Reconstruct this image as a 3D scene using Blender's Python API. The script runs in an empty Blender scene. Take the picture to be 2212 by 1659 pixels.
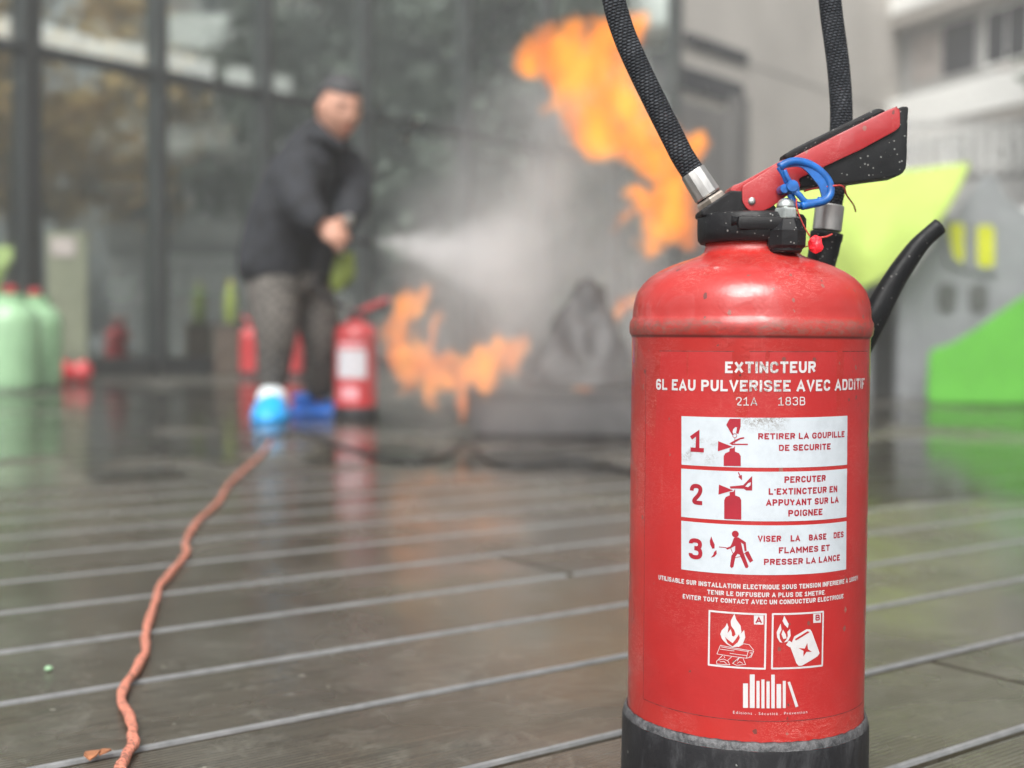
import bpy, bmesh, math, random
from mathutils import Vector, Matrix, noise
random.seed(7)
sc = bpy.context.scene
R = math.radians
# ------------------------------------------------------------------ camera
F, ROLL, PITCH, HC = 1262.0, .0092, .0354, .305
cd = bpy.data.cameras.new('camera'); cam = bpy.data.objects.new('camera', cd)
sc.collection.objects.link(cam); sc.camera = cam
fw = Vector((0, math.cos(PITCH), -math.sin(PITCH))); up = Vector((0, math.sin(PITCH), math.cos(PITCH))); rt = Vector((1, 0, 0))
r2 = math.cos(ROLL)*rt + math.sin(ROLL)*up; u2 = -math.sin(ROLL)*rt + math.cos(ROLL)*up
cam.matrix_world = Matrix(((r2.x, u2.x, -fw.x, 0), (r2.y, u2.y, -fw.y, 0), (r2.z, u2.z, -fw.z, HC), (0, 0, 0, 1)))
cd.sensor_fit = 'HORIZONTAL'; cd.sensor_width = 36; cd.lens = 36*F/1024
cd.clip_start = .02; cd.clip_end = 600
cd.dof.use_dof = True; cd.dof.focus_distance = .80; cd.dof.aperture_fstop = 4.5
# ------------------------------------------------------------------ world and light
w = bpy.data.worlds.new('World'); sc.world = w; w.use_nodes = True
wn = w.node_tree; wn.nodes.clear()
sky = wn.nodes.new('ShaderNodeTexSky'); sky.sky_type = 'NISHITA'; sky.sun_disc = False
sky.sun_elevation = R(50); sky.sun_rotation = R(195); sky.air_density = 1.2; sky.dust_density = 6.0; sky.ozone_density = 1.0
hs = wn.nodes.new('ShaderNodeHueSaturation'); hs.inputs['Saturation'].default_value = .12
bgn = wn.nodes.new('ShaderNodeBackground'); bgn.inputs[1].default_value = .12
wo = wn.nodes.new('ShaderNodeOutputWorld')
wn.links.new(sky.outputs[0], hs.inputs['Color']); wn.links.new(hs.outputs[0], bgn.inputs[0]); wn.links.new(bgn.outputs[0], wo.inputs[0])
sl = bpy.data.lights.new('sun', 'SUN'); sl.energy = 1.25; sl.angle = R(40); sl.color = (1, .97, .93)
so = bpy.data.objects.new('sun', sl); sc.collection.objects.link(so)
so.rotation_euler = (R(40), 0, R(-15))
vs = sc.view_settings; vs.view_transform = 'Standard'; vs.look = 'None'; vs.gamma = 1; vs.exposure = .85; vs.use_curve_mapping = False
sc.cycles.max_bounces = 10; sc.cycles.transparent_max_bounces = 24; sc.cycles.volume_bounces = 3
sc.cycles.volume_step_rate = 1.0; sc.cycles.volume_max_steps = 96
sc.cycles.use_denoising = True

# ------------------------------------------------------------------ helpers
col = sc.collection
def at(x, y, Y):
    """a point at depth Y for a position measured on the photograph (2212 px wide)"""
    px, py = x*1024/2212, y*1024/2212
    d = fw*F + r2*(px-512) + u2*(384-py)
    return Vector((0, 0, HC)) + d*(Y/d.y)
def ground(x, y):
    px, py = x*1024/2212, y*1024/2212
    d = fw*F + r2*(px-512) + u2*(384-py)
    return Vector((0, 0, HC)) + d*(HC/-d.z)
def srgb(r, g, b): 
    f = lambda c: (c/255/12.92 if c <= 10 else ((c/255+.055)/1.055)**2.4)
    return (f(r), f(g), f(b))
def thing(name, label, cat, loc=(0, 0, 0), group=None, rotz=0):
    o = bpy.data.objects.new(name, None); col.objects.link(o); o.location = loc; o.rotation_euler = (0, 0, rotz)
    o.empty_display_size = .05; tag(o, label, cat, group); return o
def tag(o, label=None, cat=None, group=None, kind=None):
    if label: o['label'] = label
    if cat: o['category'] = cat
    if group: o['group'] = group
    if kind: o['kind'] = kind
    return o
def obj(name, bm, mat, parent=None, smooth=False):
    me = bpy.data.meshes.new(name)
    if isinstance(bm, bmesh.types.BMesh):
        bm.normal_update(); bm.to_mesh(me); bm.free()
    else:
        me.from_pydata(*bm); me.update()
    for m in (mat if isinstance(mat, (list, tuple)) else [mat]): me.materials.append(m)
    if smooth is True: 
        me.shade_smooth()
    elif smooth:
        me.shade_smooth(); me.set_sharp_from_angle(angle=R(smooth))
    o = bpy.data.objects.new(name, me); col.objects.link(o); o.parent = parent
    return o
def bm_box(bm, c, s, rot=None, bevel=0):
    M = Matrix.Translation(c) @ (rot.to_4x4() if rot else Matrix.Identity(4)) @ Matrix.Diagonal((*s, 1))
    g = bmesh.ops.create_cube(bm, size=1, matrix=M)
    if bevel:
        es = list({e for v in g['verts'] for e in v.link_edges})
        bmesh.ops.bevel(bm, geom=es, offset=bevel, segments=2, affect='EDGES', profile=.6)
    return bm
def boxbm(c, s, rot=None, bevel=0): return bm_box(bmesh.new(), c, s, rot, bevel)
def lathe(prof, seg=64, bm=None, cap=True):
    bm = bm or bmesh.new(); rings = []
    for r, z in prof:
        rings.append([bm.verts.new((r*math.cos(2*math.pi*i/seg), r*math.sin(2*math.pi*i/seg), z)) for i in range(seg)])
    for a, b in zip(rings, rings[1:]):
        for i in range(seg):
            j = (i+1) % seg; bm.faces.new((a[i], a[j], b[j], b[i]))
    if cap:
        bm.faces.new(rings[0][::-1]); bm.faces.new(rings[-1])
    return bm
def catmull(pts, n=8):
    pts = [Vector(p) for p in pts]; P = [2*pts[0]-pts[1]]+pts+[2*pts[-1]-pts[-2]]; out = []
    for i in range(1, len(P)-2):
        for k in range(n):
            t = k/n; a, b, c, d = P[i-1], P[i], P[i+1], P[i+2]
            out.append(.5*((2*b)+(c-a)*t+(2*a-5*b+4*c-d)*t*t+(3*b-a-3*c+d)*t**3))
    out.append(pts[-1]); return out
def tube(path, rad, seg=16, bm=None, uv=True, scale2=1.0, closed=False):
    """tube along a path; rad number or list; uv: u round, v metres along"""
    bm = bm or bmesh.new(); n = len(path); lay = bm.loops.layers.uv.verify()
    rads = rad if isinstance(rad, (list, tuple)) else [rad]*n
    T = [((path[min(i+1, n-1)]-path[max(i-1, 0)])).normalized() for i in range(n)]
    nrm = T[0].orthogonal().normalized(); rings = []; L = [0]
    for i in range(n):
        if i:
            nrm = (nrm - T[i]*nrm.dot(T[i])).normalized(); L.append(L[-1]+(path[i]-path[i-1]).length)
        b = T[i].cross(nrm)
        rings.append([bm.verts.new(path[i]+rads[i]*(nrm*math.cos(2*math.pi*k/seg)+scale2*b*math.sin(2*math.pi*k/seg))) for k in range(seg)])
    for i in range(n-1):
        for k in range(seg):
            j = (k+1) % seg
            f = bm.faces.new((rings[i][k], rings[i][j], rings[i+1][j], rings[i+1][k]))
            for l, (uu, vv) in zip(f.loops, ((k, i), (k+1, i), (k+1, i+1), (k, i+1))): l[lay].uv = (uu/seg, L[vv])
    bm.faces.new(rings[0][::-1]); bm.faces.new(rings[-1])
    return bm
def prism(pts, axis='Y', a=-.5, b=.5, bm=None, bevel=0):
    """polygon (2d) extruded along an axis from a to b"""
    bm = bm or bmesh.new()
    mk = {'Y': lambda p, t: (p[0], t, p[1]), 'Z': lambda p, t: (p[0], p[1], t), 'X': lambda p, t: (t, p[0], p[1])}[axis]
    A = [bm.verts.new(mk(p, a)) for p in pts]; B = [bm.verts.new(mk(p, b)) for p in pts]; n = len(pts)
    fs = [bm.faces.new(A), bm.faces.new(B[::-1])]
    for i in range(n): fs.append(bm.faces.new((A[i], B[i], B[(i+1) % n], A[(i+1) % n])))
    bmesh.ops.recalc_face_normals(bm, faces=fs)
    if bevel:
        es = list({e for v in A+B for e in v.link_edges})
        bmesh.ops.bevel(bm, geom=es, offset=bevel, segments=2, affect='EDGES', profile=.6)
    return bm
def rounded(pts, r, n=4):
    """round the corners of a 2d polygon"""
    out = []; m = len(pts)
    for i in range(m):
        a, b, c = Vector(pts[i-1]), Vector(pts[i]), Vector(pts[(i+1) % m])
        d1, d2 = (a-b), (c-b); k = min(r, d1.length*.45, d2.length*.45); p, q = b+d1.normalized()*k, b+d2.normalized()*k
        for j in range(n+1):
            t = j/n; out.append(tuple((1-t)**2*p+2*t*(1-t)*b+t*t*q))
    return out
def grid_sheet(P, nu, nv, thick, mat, name, parent):
    """sheet P(u,v) with real thickness"""
    vs_, fs = [], []
    pts = [[Vector(P(i/nu, j/nv)) for i in range(nu+1)] for j in range(nv+1)]
    for s in (0, 1):
        for j in range(nv+1):
            for i in range(nu+1):
                du = pts[j][min(i+1, nu)]-pts[j][max(i-1, 0)]; dv = pts[min(j+1, nv)][i]-pts[max(j-1, 0)][i]
                vs_.append(pts[j][i]+s*thick*du.cross(dv).normalized())
    N = (nu+1)*(nv+1); ix = lambda i, j, s: s*N+j*(nu+1)+i
    for j in range(nv):
        for i in range(nu):
            fs.append((ix(i, j, 0), ix(i, j+1, 0), ix(i+1, j+1, 0), ix(i+1, j, 0))); fs.append((ix(i, j, 1), ix(i+1, j, 1), ix(i+1, j+1, 1), ix(i, j+1, 1)))
    for i in range(nu):
        fs.append((ix(i, 0, 0), ix(i+1, 0, 0), ix(i+1, 0, 1), ix(i, 0, 1))); fs.append((ix(i+1, nv, 0), ix(i, nv, 0), ix(i, nv, 1), ix(i+1, nv, 1)))
    for j in range(nv):
        fs.append((ix(0, j+1, 0), ix(0, j, 0), ix(0, j, 1), ix(0, j+1, 1))); fs.append((ix(nu, j, 0), ix(nu, j+1, 0), ix(nu, j+1, 1), ix(nu, j, 1)))
    return obj(name, ([tuple(v) for v in vs_], [], fs), mat, parent, 40)

# ------------------------------------------------------------------ materials
class NT:
    def __init__(s, name):
        s.m = bpy.data.materials.new(name); s.m.use_nodes = True; s.t = s.m.node_tree; s.t.nodes.clear()
        s.out = s.n('ShaderNodeOutputMaterial')
    def n(s, kind, **kw):
        nd = s.t.nodes.new(kind)
        for k, v in kw.items():
            if k in nd.inputs: nd.inputs[k].default_value = v
            else: setattr(nd, k, v)
        return nd
    def l(s, a, b): s.t.links.new(a, b)
    def math(s, op, a, b=None, c=None):
        nd = s.n('ShaderNodeMath', operation=op)
        for i, v in enumerate((a, b, c)):
            if v is None: continue
            if hasattr(v, 'links'): s.l(v, nd.inputs[i])
            else: nd.inputs[i].default_value = v
        return nd.outputs[0]
    def coord(s, what='Object', scale=(1, 1, 1), loc=(0, 0, 0), rot=(0, 0, 0)):
        tc = s.n('ShaderNodeTexCoord'); mp = s.n('ShaderNodeMapping'); s.l(tc.outputs[what], mp.inputs[0])
        mp.inputs['Scale'].default_value = scale; mp.inputs['Location'].default_value = loc; mp.inputs['Rotation'].default_value = rot
        return mp.outputs[0]
    def noise(s, vec, scale, detail=3, rough=.5, dist=0):
        nd = s.n('ShaderNodeTexNoise'); nd.inputs['Scale'].default_value = scale; nd.inputs['Detail'].default_value = detail
        nd.inputs['Roughness'].default_value = rough; nd.inputs['Distortion'].default_value = dist; s.l(vec, nd.inputs['Vector']); return nd.outputs[0]
    def ramp(s, v, a, b, lo=0., hi=1.):
        nd = s.n('ShaderNodeMapRange'); s.l(v, nd.inputs[0])
        for i, x in zip((1, 2, 3, 4), (a, b, lo, hi)): nd.inputs[i].default_value = x
        return nd.outputs[0]
    def mix(s, fac, a, b):
        nd = s.n('ShaderNodeMix', data_type='RGBA')
        if hasattr(fac, 'links'): s.l(fac, nd.inputs[0])
        else: nd.inputs[0].default_value = fac
        for i, v in ((6, a), (7, b)):
            if hasattr(v, 'links'): s.l(v, nd.inputs[i])
            else: nd.inputs[i].default_value = (*v, 1)
        return nd.outputs[2]
    def bsdf(s, color, rough=.5, metal=0., coat=0., coat_r=.1, bump=None, bd=.001, bs=.5, spec=.5, **kw):
        p = s.n('ShaderNodeBsdfPrincipled')
        for nm, v in (('Base Color', color), ('Roughness', rough), ('Metallic', metal), ('Coat Weight', coat), ('Coat Roughness', coat_r), ('Specular IOR Level', spec)):
            if hasattr(v, 'links'): s.l(v, p.inputs[nm])
            elif nm == 'Base Color': p.inputs[nm].default_value = (*v, 1)
            else: p.inputs[nm].default_value = v
        for k, v in kw.items(): p.inputs[k].default_value = v
        if bump is not None:
            b = s.n('ShaderNodeBump'); b.inputs['Distance'].default_value = bd; b.inputs['Strength'].default_value = bs
            s.l(bump, b.inputs['Height']); s.l(b.outputs[0], p.inputs['Normal'])
        s.l(p.outputs[0], s.out.inputs[0]); return p
def simple(name, color, rough=.5, metal=0., var=.15, vscale=8, spec=.5, coat=0., bump=0., bscale=60, bd=.002):
    m = NT(name); c = m.coord(); nz = m.noise(c, vscale, 4)
    dark = tuple(x*(1-var) for x in color); lite = tuple(min(1, x*(1+var)) for x in color)
    bp = m.noise(c, bscale, 3) if bump else None
    m.bsdf(m.mix(m.ramp(nz, .35, .65), dark, lite), rough, metal, coat, bump=bp, bd=bd, bs=bump, spec=spec)
    return m.m

def mat_red(name, base, label=False):
    m = NT(name); c = m.coord()
    big = m.noise(c, 9, 4, .6)
    colr = m.mix(m.ramp(big, .3, .7), tuple(x*.86 for x in base), tuple(x*1.1 for x in base))
    # vertical rub streaks, faded pink
    st = m.noise(m.coord(scale=(60, 60, 5)), 3, 4, .7, .6)
    colr = m.mix(m.ramp(st, .62, .80, 0, .35 if not label else .14), colr, (.66, .22, .17))
    # fine pale scratches
    s1 = m.noise(m.coord(scale=(1, 1, 3.2), rot=(.3, .8, .2)), 55, 5, .75, 2.4)
    gate = m.ramp(m.noise(c, 14, 2), .48, .62)
    line = m.math('MULTIPLY', m.ramp(m.math('ABSOLUTE', m.math('SUBTRACT', s1, .5)), .0, .009, 1, 0), gate)
    colr = m.mix(m.math('MULTIPLY', line, .65 if not label else .25), colr, (.85, .55, .48))
    # chips: small dark/grey spots
    vo = m.n('ShaderNodeTexVoronoi'); vo.inputs['Scale'].default_value = 150; m.l(m.coord(scale=(1, 1, .8)), vo.inputs['Vector'])
    wob = m.noise(c, 400, 2)
    dist = m.math('ADD', vo.outputs['Distance'], m.math('MULTIPLY', m.math('SUBTRACT', wob, .5), .35))
    sel = m.n('ShaderNodeSeparateColor'); m.l(vo.outputs['Color'], sel.inputs[0])
    # denser to the right of the label, upper part
    geo = m.n('ShaderNodeSeparateXYZ'); m.l(m.coord(), geo.inputs[0])
    right = m.math('MULTIPLY', m.ramp(geo.outputs[0], .035, .08), m.ramp(geo.outputs[2], .24, .29))
    thr = m.math('SUBTRACT', .88 if label else .80, m.math('MULTIPLY', right, .45))
    chip = m.math('MULTIPLY', m.math('GREATER_THAN', sel.outputs[0], thr), m.math('LESS_THAN', dist, m.math('ADD', .10, m.math('MULTIPLY', sel.outputs[1], .13))))
    chipc = m.mix(sel.outputs[2], (.07, .022, .018), (.30, .13, .10))
    colr = m.mix(m.math('MULTIPLY', chip, .8), colr, chipc)
    if label:
        scr = m.noise(m.coord(scale=(1.6, 1.6, .7)), 190, 5, .8, 1.5)
        colr = m.mix(m.math('MULTIPLY', m.ramp(scr, .56, .60), m.math('MULTIPLY', right, .8)), colr, (.16, .05, .04))
    if not label:
        # grime caught in the rolled band, paint worn there
        z = geo.outputs[2]
        inb = m.math('MULTIPLY', m.ramp(z, .3075, .3105), m.ramp(z, .3175, .3205, 1, 0))
        gn = m.noise(m.coord(scale=(1, 1, 2.0)), 150, 6, .75, .4); gm = m.noise(c, 22, 3, .6)
        g = m.math('MULTIPLY', inb, m.math('MULTIPLY', m.ramp(gn, .36, .62), m.ramp(gm, .30, .55, .35, 1)))
        colr = m.mix(m.math('MULTIPLY', g, .92), colr, m.mix(m.ramp(gm, .4, .6), (.10, .035, .028), (.24, .09, .07)))
        edge = m.math('MULTIPLY', m.ramp(z, .3065, .3080), m.ramp(z, .3080, .3095, 1, 0))
        colr = m.mix(m.math('MULTIPLY', edge, .9), colr, (.06, .012, .012))
        sh = m.math('MULTIPLY', m.ramp(z, .318, .35), m.ramp(m.noise(m.coord(scale=(1, 1, 1.5)), 120, 5, .8), .60, .74))
        colr = m.mix(m.math('MULTIPLY', sh, .5), colr, (.24, .05, .04))
    h = m.math('ADD', m.math('MULTIPLY', m.noise(c, 260, 3, .6), .25), m.math('ADD', m.noise(c, 38, 2), m.math('MULTIPLY', chip, -1.2)))
    drops = m.noise(m.coord(loc=(2, 0, 1)), 26, 3, .5, 1.0)
    h = m.math('ADD', h, m.math('MULTIPLY', m.ramp(drops, .52, .60), .35 if not label else .1))
    m.bsdf(colr, m.ramp(m.noise(c, 30, 4), .3, .7, .28, .5), 0, m.ramp(drops, .48, .60, .35, .9) if not label else .25, m.ramp(drops, .48, .60, .25, .06) if not label else .25, bump=h, bd=.0007, bs=.75)
    return m.m

M = {}
M['red'] = mat_red('red_paint', (.45, .020, .016))
M['label_red'] = mat_red('label_red_film', (.43, .016, .016), True)
def mat_print(name, base, spots):
    m = NT(name); c = m.coord()
    colr = m.mix(m.ramp(m.noise(c, 60, 5, .7), .45, .75), base, tuple(x*.86 for x in base))
    vo = m.n('ShaderNodeTexVoronoi'); vo.inputs['Scale'].default_value = 120; m.l(c, vo.inputs['Vector'])
    sel = m.n('ShaderNodeSeparateColor'); m.l(vo.outputs['Color'], sel.inputs[0])
    geo = m.n('ShaderNodeSeparateXYZ'); m.l(m.coord(), geo.inputs[0])
    # a worn dirty patch at the top of the first panel, near the middle
    patch = m.math('MULTIPLY', m.ramp(geo.outputs[2], .247, .256), m.math('MULTIPLY', m.ramp(geo.outputs[0], -.024, -.014), m.ramp(geo.outputs[0], .004, .012, 1, 0)))
    left = m.math('MULTIPLY', m.math('MULTIPLY', m.ramp(m.noise(c, 90, 2), .5, .56), m.ramp(geo.outputs[2], .225, .232)), m.math('MULTIPLY', m.ramp(geo.outputs[2], .240, .246, 1, 0), m.ramp(geo.outputs[0], -.038, -.030, 1, 0)))
    dens = m.math('MAXIMUM', patch, m.math('MULTIPLY', left, .6))
    rn = m.noise(c, 420, 5, .8, 1.2)
    dirt = m.math('MULTIPLY', dens, m.ramp(rn, .47, .56))
    colr = m.mix(m.math('MULTIPLY', dirt, .8), colr, (.16, .13, .10))
    chip = m.math('MULTIPLY', m.math('GREATER_THAN', sel.outputs[0], spots), m.math('LESS_THAN', vo.outputs['Distance'], .16))
    colr = m.mix(m.math('MULTIPLY', chip, .7), colr, (.22, .18, .15))
    if name == 'label_white_letters':
        wr = m.math('MULTIPLY', m.math('MULTIPLY', m.ramp(geo.outputs[0], .045, .060), m.ramp(geo.outputs[2], .262, .27)), m.ramp(m.noise(c, 330, 4, .8), .52, .57))
        colr = m.mix(wr, colr, (.42, .03, .03))
    m.bsdf(colr, .38, 0, .3, .2, bump=m.noise(c, 300, 3), bd=.0002, bs=.4); return m.m
M['white_print'] = mat_print('label_white_panel', (.54, .59, .63), .955)
M['white_text'] = mat_print('label_white_letters', (.60, .585, .59), .97)
M['red_print'] = simple('label_red_ink', (.33, .010, .024), .4, var=.08, vscale=60)
def mat_rubber(name, base=(.016, .016, .018), grime=True, hi=.6):
    m = NT(name); c = m.coord()
    nz = m.noise(m.coord(scale=(1, 1, .35)), 70, 6, .75, .5)
    colr = m.mix(m.ramp(nz, .5, hi+.15, 0, 1 if grime else .12), base, (.055, .056, .06))
    sp = m.n('ShaderNodeTexVoronoi'); sp.inputs['Scale'].default_value = 210 if grime else 340; m.l(c, sp.inputs['Vector'])
    sel = m.n('ShaderNodeSeparateColor'); m.l(sp.outputs['Color'], sel.inputs[0])
    spk = m.math('MULTIPLY', m.math('GREATER_THAN', sel.outputs[0], .88 if grime else .32), m.math('LESS_THAN', sp.outputs['Distance'], m.math('MULTIPLY', m.math('POWER', sel.outputs[1], 1.8), .25)))
    colr = m.mix(m.math('MULTIPLY', spk, .45), colr, (.42, .42, .40))
    m.bsdf(colr, m.ramp(nz, .3, .7, .32, .6), 0, spec=.32, bump=m.noise(c, 140, 5, .7), bd=.0008, bs=.5); return m.m
M['rubber'] = mat_rubber('skirt_rubber', (.014, .014, .016))
M['black_cast'] = mat_rubber('black_casting', (.006, .006, .007), False)
M['grip'] = mat_rubber('black_grip_plastic', (.010, .011, .012), False, .7)
def mat_rim():
    m = NT('scuffed_rubber_rim'); c = m.coord(); n = m.noise(c, 160, 6, .8, .5)
    m.bsdf(m.mix(m.ramp(n, .4, .62), (.028, .029, .032), (.13, .13, .135)), .45, bump=m.noise(c, 130, 5, .75), bd=.002, bs=.8); return m.m
M['rim'] = mat_rim()
def mat_hose():
    m = NT('braided_rubber_hose'); uv = m.n('ShaderNodeTexCoord'); sp = m.n('ShaderNodeSeparateXYZ'); m.l(uv.outputs['UV'], sp.inputs[0])
    # v in metres, u 0..1 round: rows of slanted stitches
    row = m.math('MULTIPLY', sp.outputs[1], 500.0)
    fr = m.math('FLOOR', row)
    U = m.math('ADD', m.math('MULTIPLY', sp.outputs[0], 13.0), m.math('ADD', m.math('MULTIPLY', fr, .5), m.math('MULTIPLY', row, .22)))
    fu = m.math('SUBTRACT', m.math('FRACT', U), .5); fv = m.math('SUBTRACT', m.math('FRACT', row), .5)
    d = m.math('SQRT', m.math('ADD', m.math('POWER', m.math('MULTIPLY', fu, 1.0), 2.0), m.math('POWER', fv, 2.0)))
    h = m.ramp(d, .15, .55, 1, 0)
    c = m.coord(); nz = m.noise(c, 90, 4, .7)
    colr = m.mix(h, (.008, .009, .011), m.mix(m.ramp(nz, .45, .7), (.030, .036, .044), (.10, .11, .125)))
    m.bsdf(colr, m.ramp(h, 0, 1, .75, .5), 0, spec=.3, bump=h, bd=.0010, bs=1.0); return m.m
M['hose'] = mat_hose()
M['alu'] = None
def mat_metal(name, base, rough, var=.3, sc_=60):
    m = NT(name); c = m.coord(scale=(1, 1, .2)); n = m.noise(c, sc_*4, 5, .7)
    m.bsdf(m.mix(m.ramp(n, .35, .7), tuple(x*(1-var) for x in base), base), m.ramp(n, .3, .7, rough*.8, rough*1.3), .9, bump=m.noise(m.coord(), 200, 4), bd=.0003, bs=.4); return m.m
M['alu'] = mat_metal('turned_aluminium', (.62, .61, .59), .36)
M['bronze'] = mat_metal('nickel_hex', (.50, .44, .38), .4)
M['zinc'] = mat_metal('zinc_nut', (.62, .66, .64), .3, .4)
M['lever_red'] = mat_red('lever_red_paint', (.40, .018, .022))
M['blue'] = simple('blue_pin_plastic', (.005, .105, .38), .35, var=.3, vscale=120, coat=.3, bump=.3, bscale=300, bd=.0005)
M['seal'] = simple('red_seal_plastic', (.85, .02, .035), .35, var=.15, vscale=200, bump=.8, bscale=240, bd=.002)
M['cord_red'] = simple('red_cord', (.55, .06, .05), .5, var=.3, vscale=600)

# wet decking
def mat_deck():
    m = NT('wet_ribbed_decking'); oi = m.n('ShaderNodeObjectInfo'); tc = m.n('ShaderNodeTexCoord')
    geo = m.n('ShaderNodeNewGeometry'); pos = geo.outputs['Position']
    c = tc.outputs['Object']; rnd = oi.outputs['Random']
    st = m.n('ShaderNodeMapping'); st.inputs['Scale'].default_value = (1.6, 30, 10); m.l(pos, st.inputs[0])
    mp = m.n('ShaderNodeMapping'); mp.inputs['Scale'].default_value = (2.2, 34, 10); m.l(c, mp.inputs[0])
    grain = m.noise(mp.outputs[0], 2.2, 6, .75, .6)
    blot = m.noise(pos, 3.1, 5, .65)
    base = m.mix(rnd, (.078, .066, .048), (.112, .096, .073))
    colr = m.mix(m.ramp(grain, .3, .72), tuple(x*.62 for x in (.070, .060, .044)), base)
    colr = m.mix(m.ramp(blot, .48, .68, 0, .6), colr, (.135, .125, .105))
    colr = m.mix(m.ramp(m.noise(pos, 24, 5, .75, .8), .52, .66, 0, .35), colr, (.19, .18, .155))
    colr = m.mix(m.ramp(m.noise(pos, 1.2, 3), .5, .62, 0, .45), colr, (.085, .088, .050))  # algae tint
    sp = m.n('ShaderNodeTexVoronoi'); sp.inputs['Scale'].default_value = 38; m.l(pos, sp.inputs['Vector'])
    sel = m.n('ShaderNodeSeparateColor'); m.l(sp.outputs['Color'], sel.inputs[0])
    spk = m.math('MULTIPLY', m.math('GREATER_THAN', sel.outputs[0], .80), m.math('LESS_THAN', sp.outputs['Distance'], m.math('MULTIPLY', sel.outputs[1], .15)))
    colr = m.mix(m.math('MULTIPLY', spk, .5), colr, (.33, .32, .27))
    # ribs across the board (object Y = across)
    sy = m.n('ShaderNodeSeparateXYZ'); m.l(c, sy.inputs[0])
    rib = m.math('SINE', m.math('MULTIPLY', sy.outputs[1], 2*math.pi/.0052))
    wet = m.noise(pos, 2.3, 4, .6, .5)
    far = m.n('ShaderNodeSeparateXYZ'); m.l(pos, far.inputs[0])
    ribg = m.math('MULTIPLY', m.ramp(far.outputs[1], 1.1, 2.6, 1, .0), m.ramp(wet, .42, .62, 1, .35))
    h = m.math('ADD', m.math('MULTIPLY', rib, m.math('MULTIPLY', ribg, .35)), m.math('MULTIPLY', m.noise(pos, 160, 4, .7), .5))
    h = m.math('ADD', h, m.math('MULTIPLY', m.noise(st.outputs[0], 1.5, 2), .8))
    rough = m.ramp(wet, .38, .60, .34, .09)
    m.bsdf(colr, rough, 0, bump=h, bd=.0007, bs=.55, spec=.42); return m.m
M['deck'] = mat_deck()
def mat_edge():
    m = NT('sky_sheen_board_edge'); geo = m.n('ShaderNodeNewGeometry'); n = m.noise(geo.outputs['Position'], 60, 4, .7)
    m.bsdf(m.mix(m.ramp(n, .3, .7), (.15, .155, .155), (.25, .255, .255)), .3, bump=m.noise(geo.outputs['Position'], 120, 3), bd=.0006, bs=.5); return m.m  # sky sheen on the board chamfers, put into a paler colour
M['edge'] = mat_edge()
M['void'] = simple('dark_bearers', (.012, .011, .010), .8)
M['concrete'] = simple('grey_concrete', (.45, .425, .39), .8, var=.10, vscale=.8, bump=.3, bscale=12, bd=.01)
M['conc_dark'] = simple('stained_concrete', (.15, .145, .14), .7, var=.2, vscale=1.5)
M['white_wall'] = simple('white_render', (.84, .85, .82), .7, var=.06, vscale=.7)
M['grey_wall'] = simple('grey_render', (.36, .36, .35), .8, var=.12, vscale=.6)
M['dark_frame'] = simple('dark_bronze_frame', (.018, .020, .019), .45, var=.15)
M['mid_frame'] = simple('grey_green_frame', (.026, .029, .028), .45, var=.15)
_m = NT('glowing_white_strip'); _e = _m.n('ShaderNodeEmission'); _e.inputs[0].default_value = (1, .98, .96, 1); _e.inputs[1].default_value = .85; _m.l(_e.outputs[0], _m.out.inputs[0]); M['light'] = _m.m
M['interior'] = simple('interior_grey', (.12, .12, .11), .8)
M['interior_dark'] = simple('interior_dark', (.09, .093, .085), .8)
M['brown_blind'] = simple('pale_brown_blinds', (.32, .29, .27), .8, var=.2, vscale=4)
M['win_dark'] = simple('dark_window_glass', (.035, .038, .045), .15, var=.4, vscale=.6)
def mat_glass():
    m = NT('reflective_facade_glass'); g = m.n('ShaderNodeBsdfGlossy'); g.inputs['Roughness'].default_value = .03; g.inputs['Color'].default_value = (.86, .95, .92, 1)
    t = m.n('ShaderNodeBsdfTransparent'); t.inputs['Color'].default_value = (.86, .88, .86, 1); mx = m.n('ShaderNodeMixShader')
    fr = m.n('ShaderNodeFresnel'); fr.inputs[0].default_value = 1.5
    m.l(m.math('ADD', m.math('MULTIPLY', fr.outputs[0], .8), .34), mx.inputs[0]); m.l(t.outputs[0], mx.inputs[1]); m.l(g.outputs[0], mx.inputs[2])
    b = m.n('ShaderNodeBump'); b.inputs['Distance'].default_value = .02; b.inputs['Strength'].default_value = .25
    m.l(m.noise(m.coord(), .9, 1), b.inputs['Height']); m.l(b.outputs[0], g.inputs['Normal'])
    m.l(mx.outputs[0], m.out.inputs[0]); return m.m
M['glass'] = mat_glass()
def mat_water():
    m = NT('standing_water'); g = m.n('ShaderNodeBsdfGlossy'); g.inputs['Roughness'].default_value = .10; t = m.n('ShaderNodeBsdfTransparent'); t.inputs['Color'].default_value = (.95, .95, .93, 1)
    geo = m.n('ShaderNodeNewGeometry'); b = m.n('ShaderNodeBump'); b.inputs['Distance'].default_value = .003; b.inputs['Strength'].default_value = .35
    m.l(m.noise(geo.outputs['Position'], 9, 3, .6), b.inputs['Height']); m.l(b.outputs[0], g.inputs['Normal'])
    fr = m.n('ShaderNodeFresnel'); fr.inputs[0].default_value = 1.33; mx = m.n('ShaderNodeMixShader')
    m.l(fr.outputs[0], mx.inputs[0]); m.l(t.outputs[0], mx.inputs[1]); m.l(g.outputs[0], mx.inputs[2]); m.l(mx.outputs[0], m.out.inputs[0]); return m.m
M['water'] = mat_water()
M['yellow'] = simple('yellow_green_plastic', (.46, .60, .13), .32, var=.05, coat=.3)
M['yellow_win'] = simple('yellow_plastic', (.50, .52, .02), .4, var=.1)
M['play_grey'] = simple('grey_hdpe_panel', (.24, .25, .26), .5, var=.08)
M['play_dark'] = simple('dark_grey_panel', (.10, .105, .10), .6)
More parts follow.
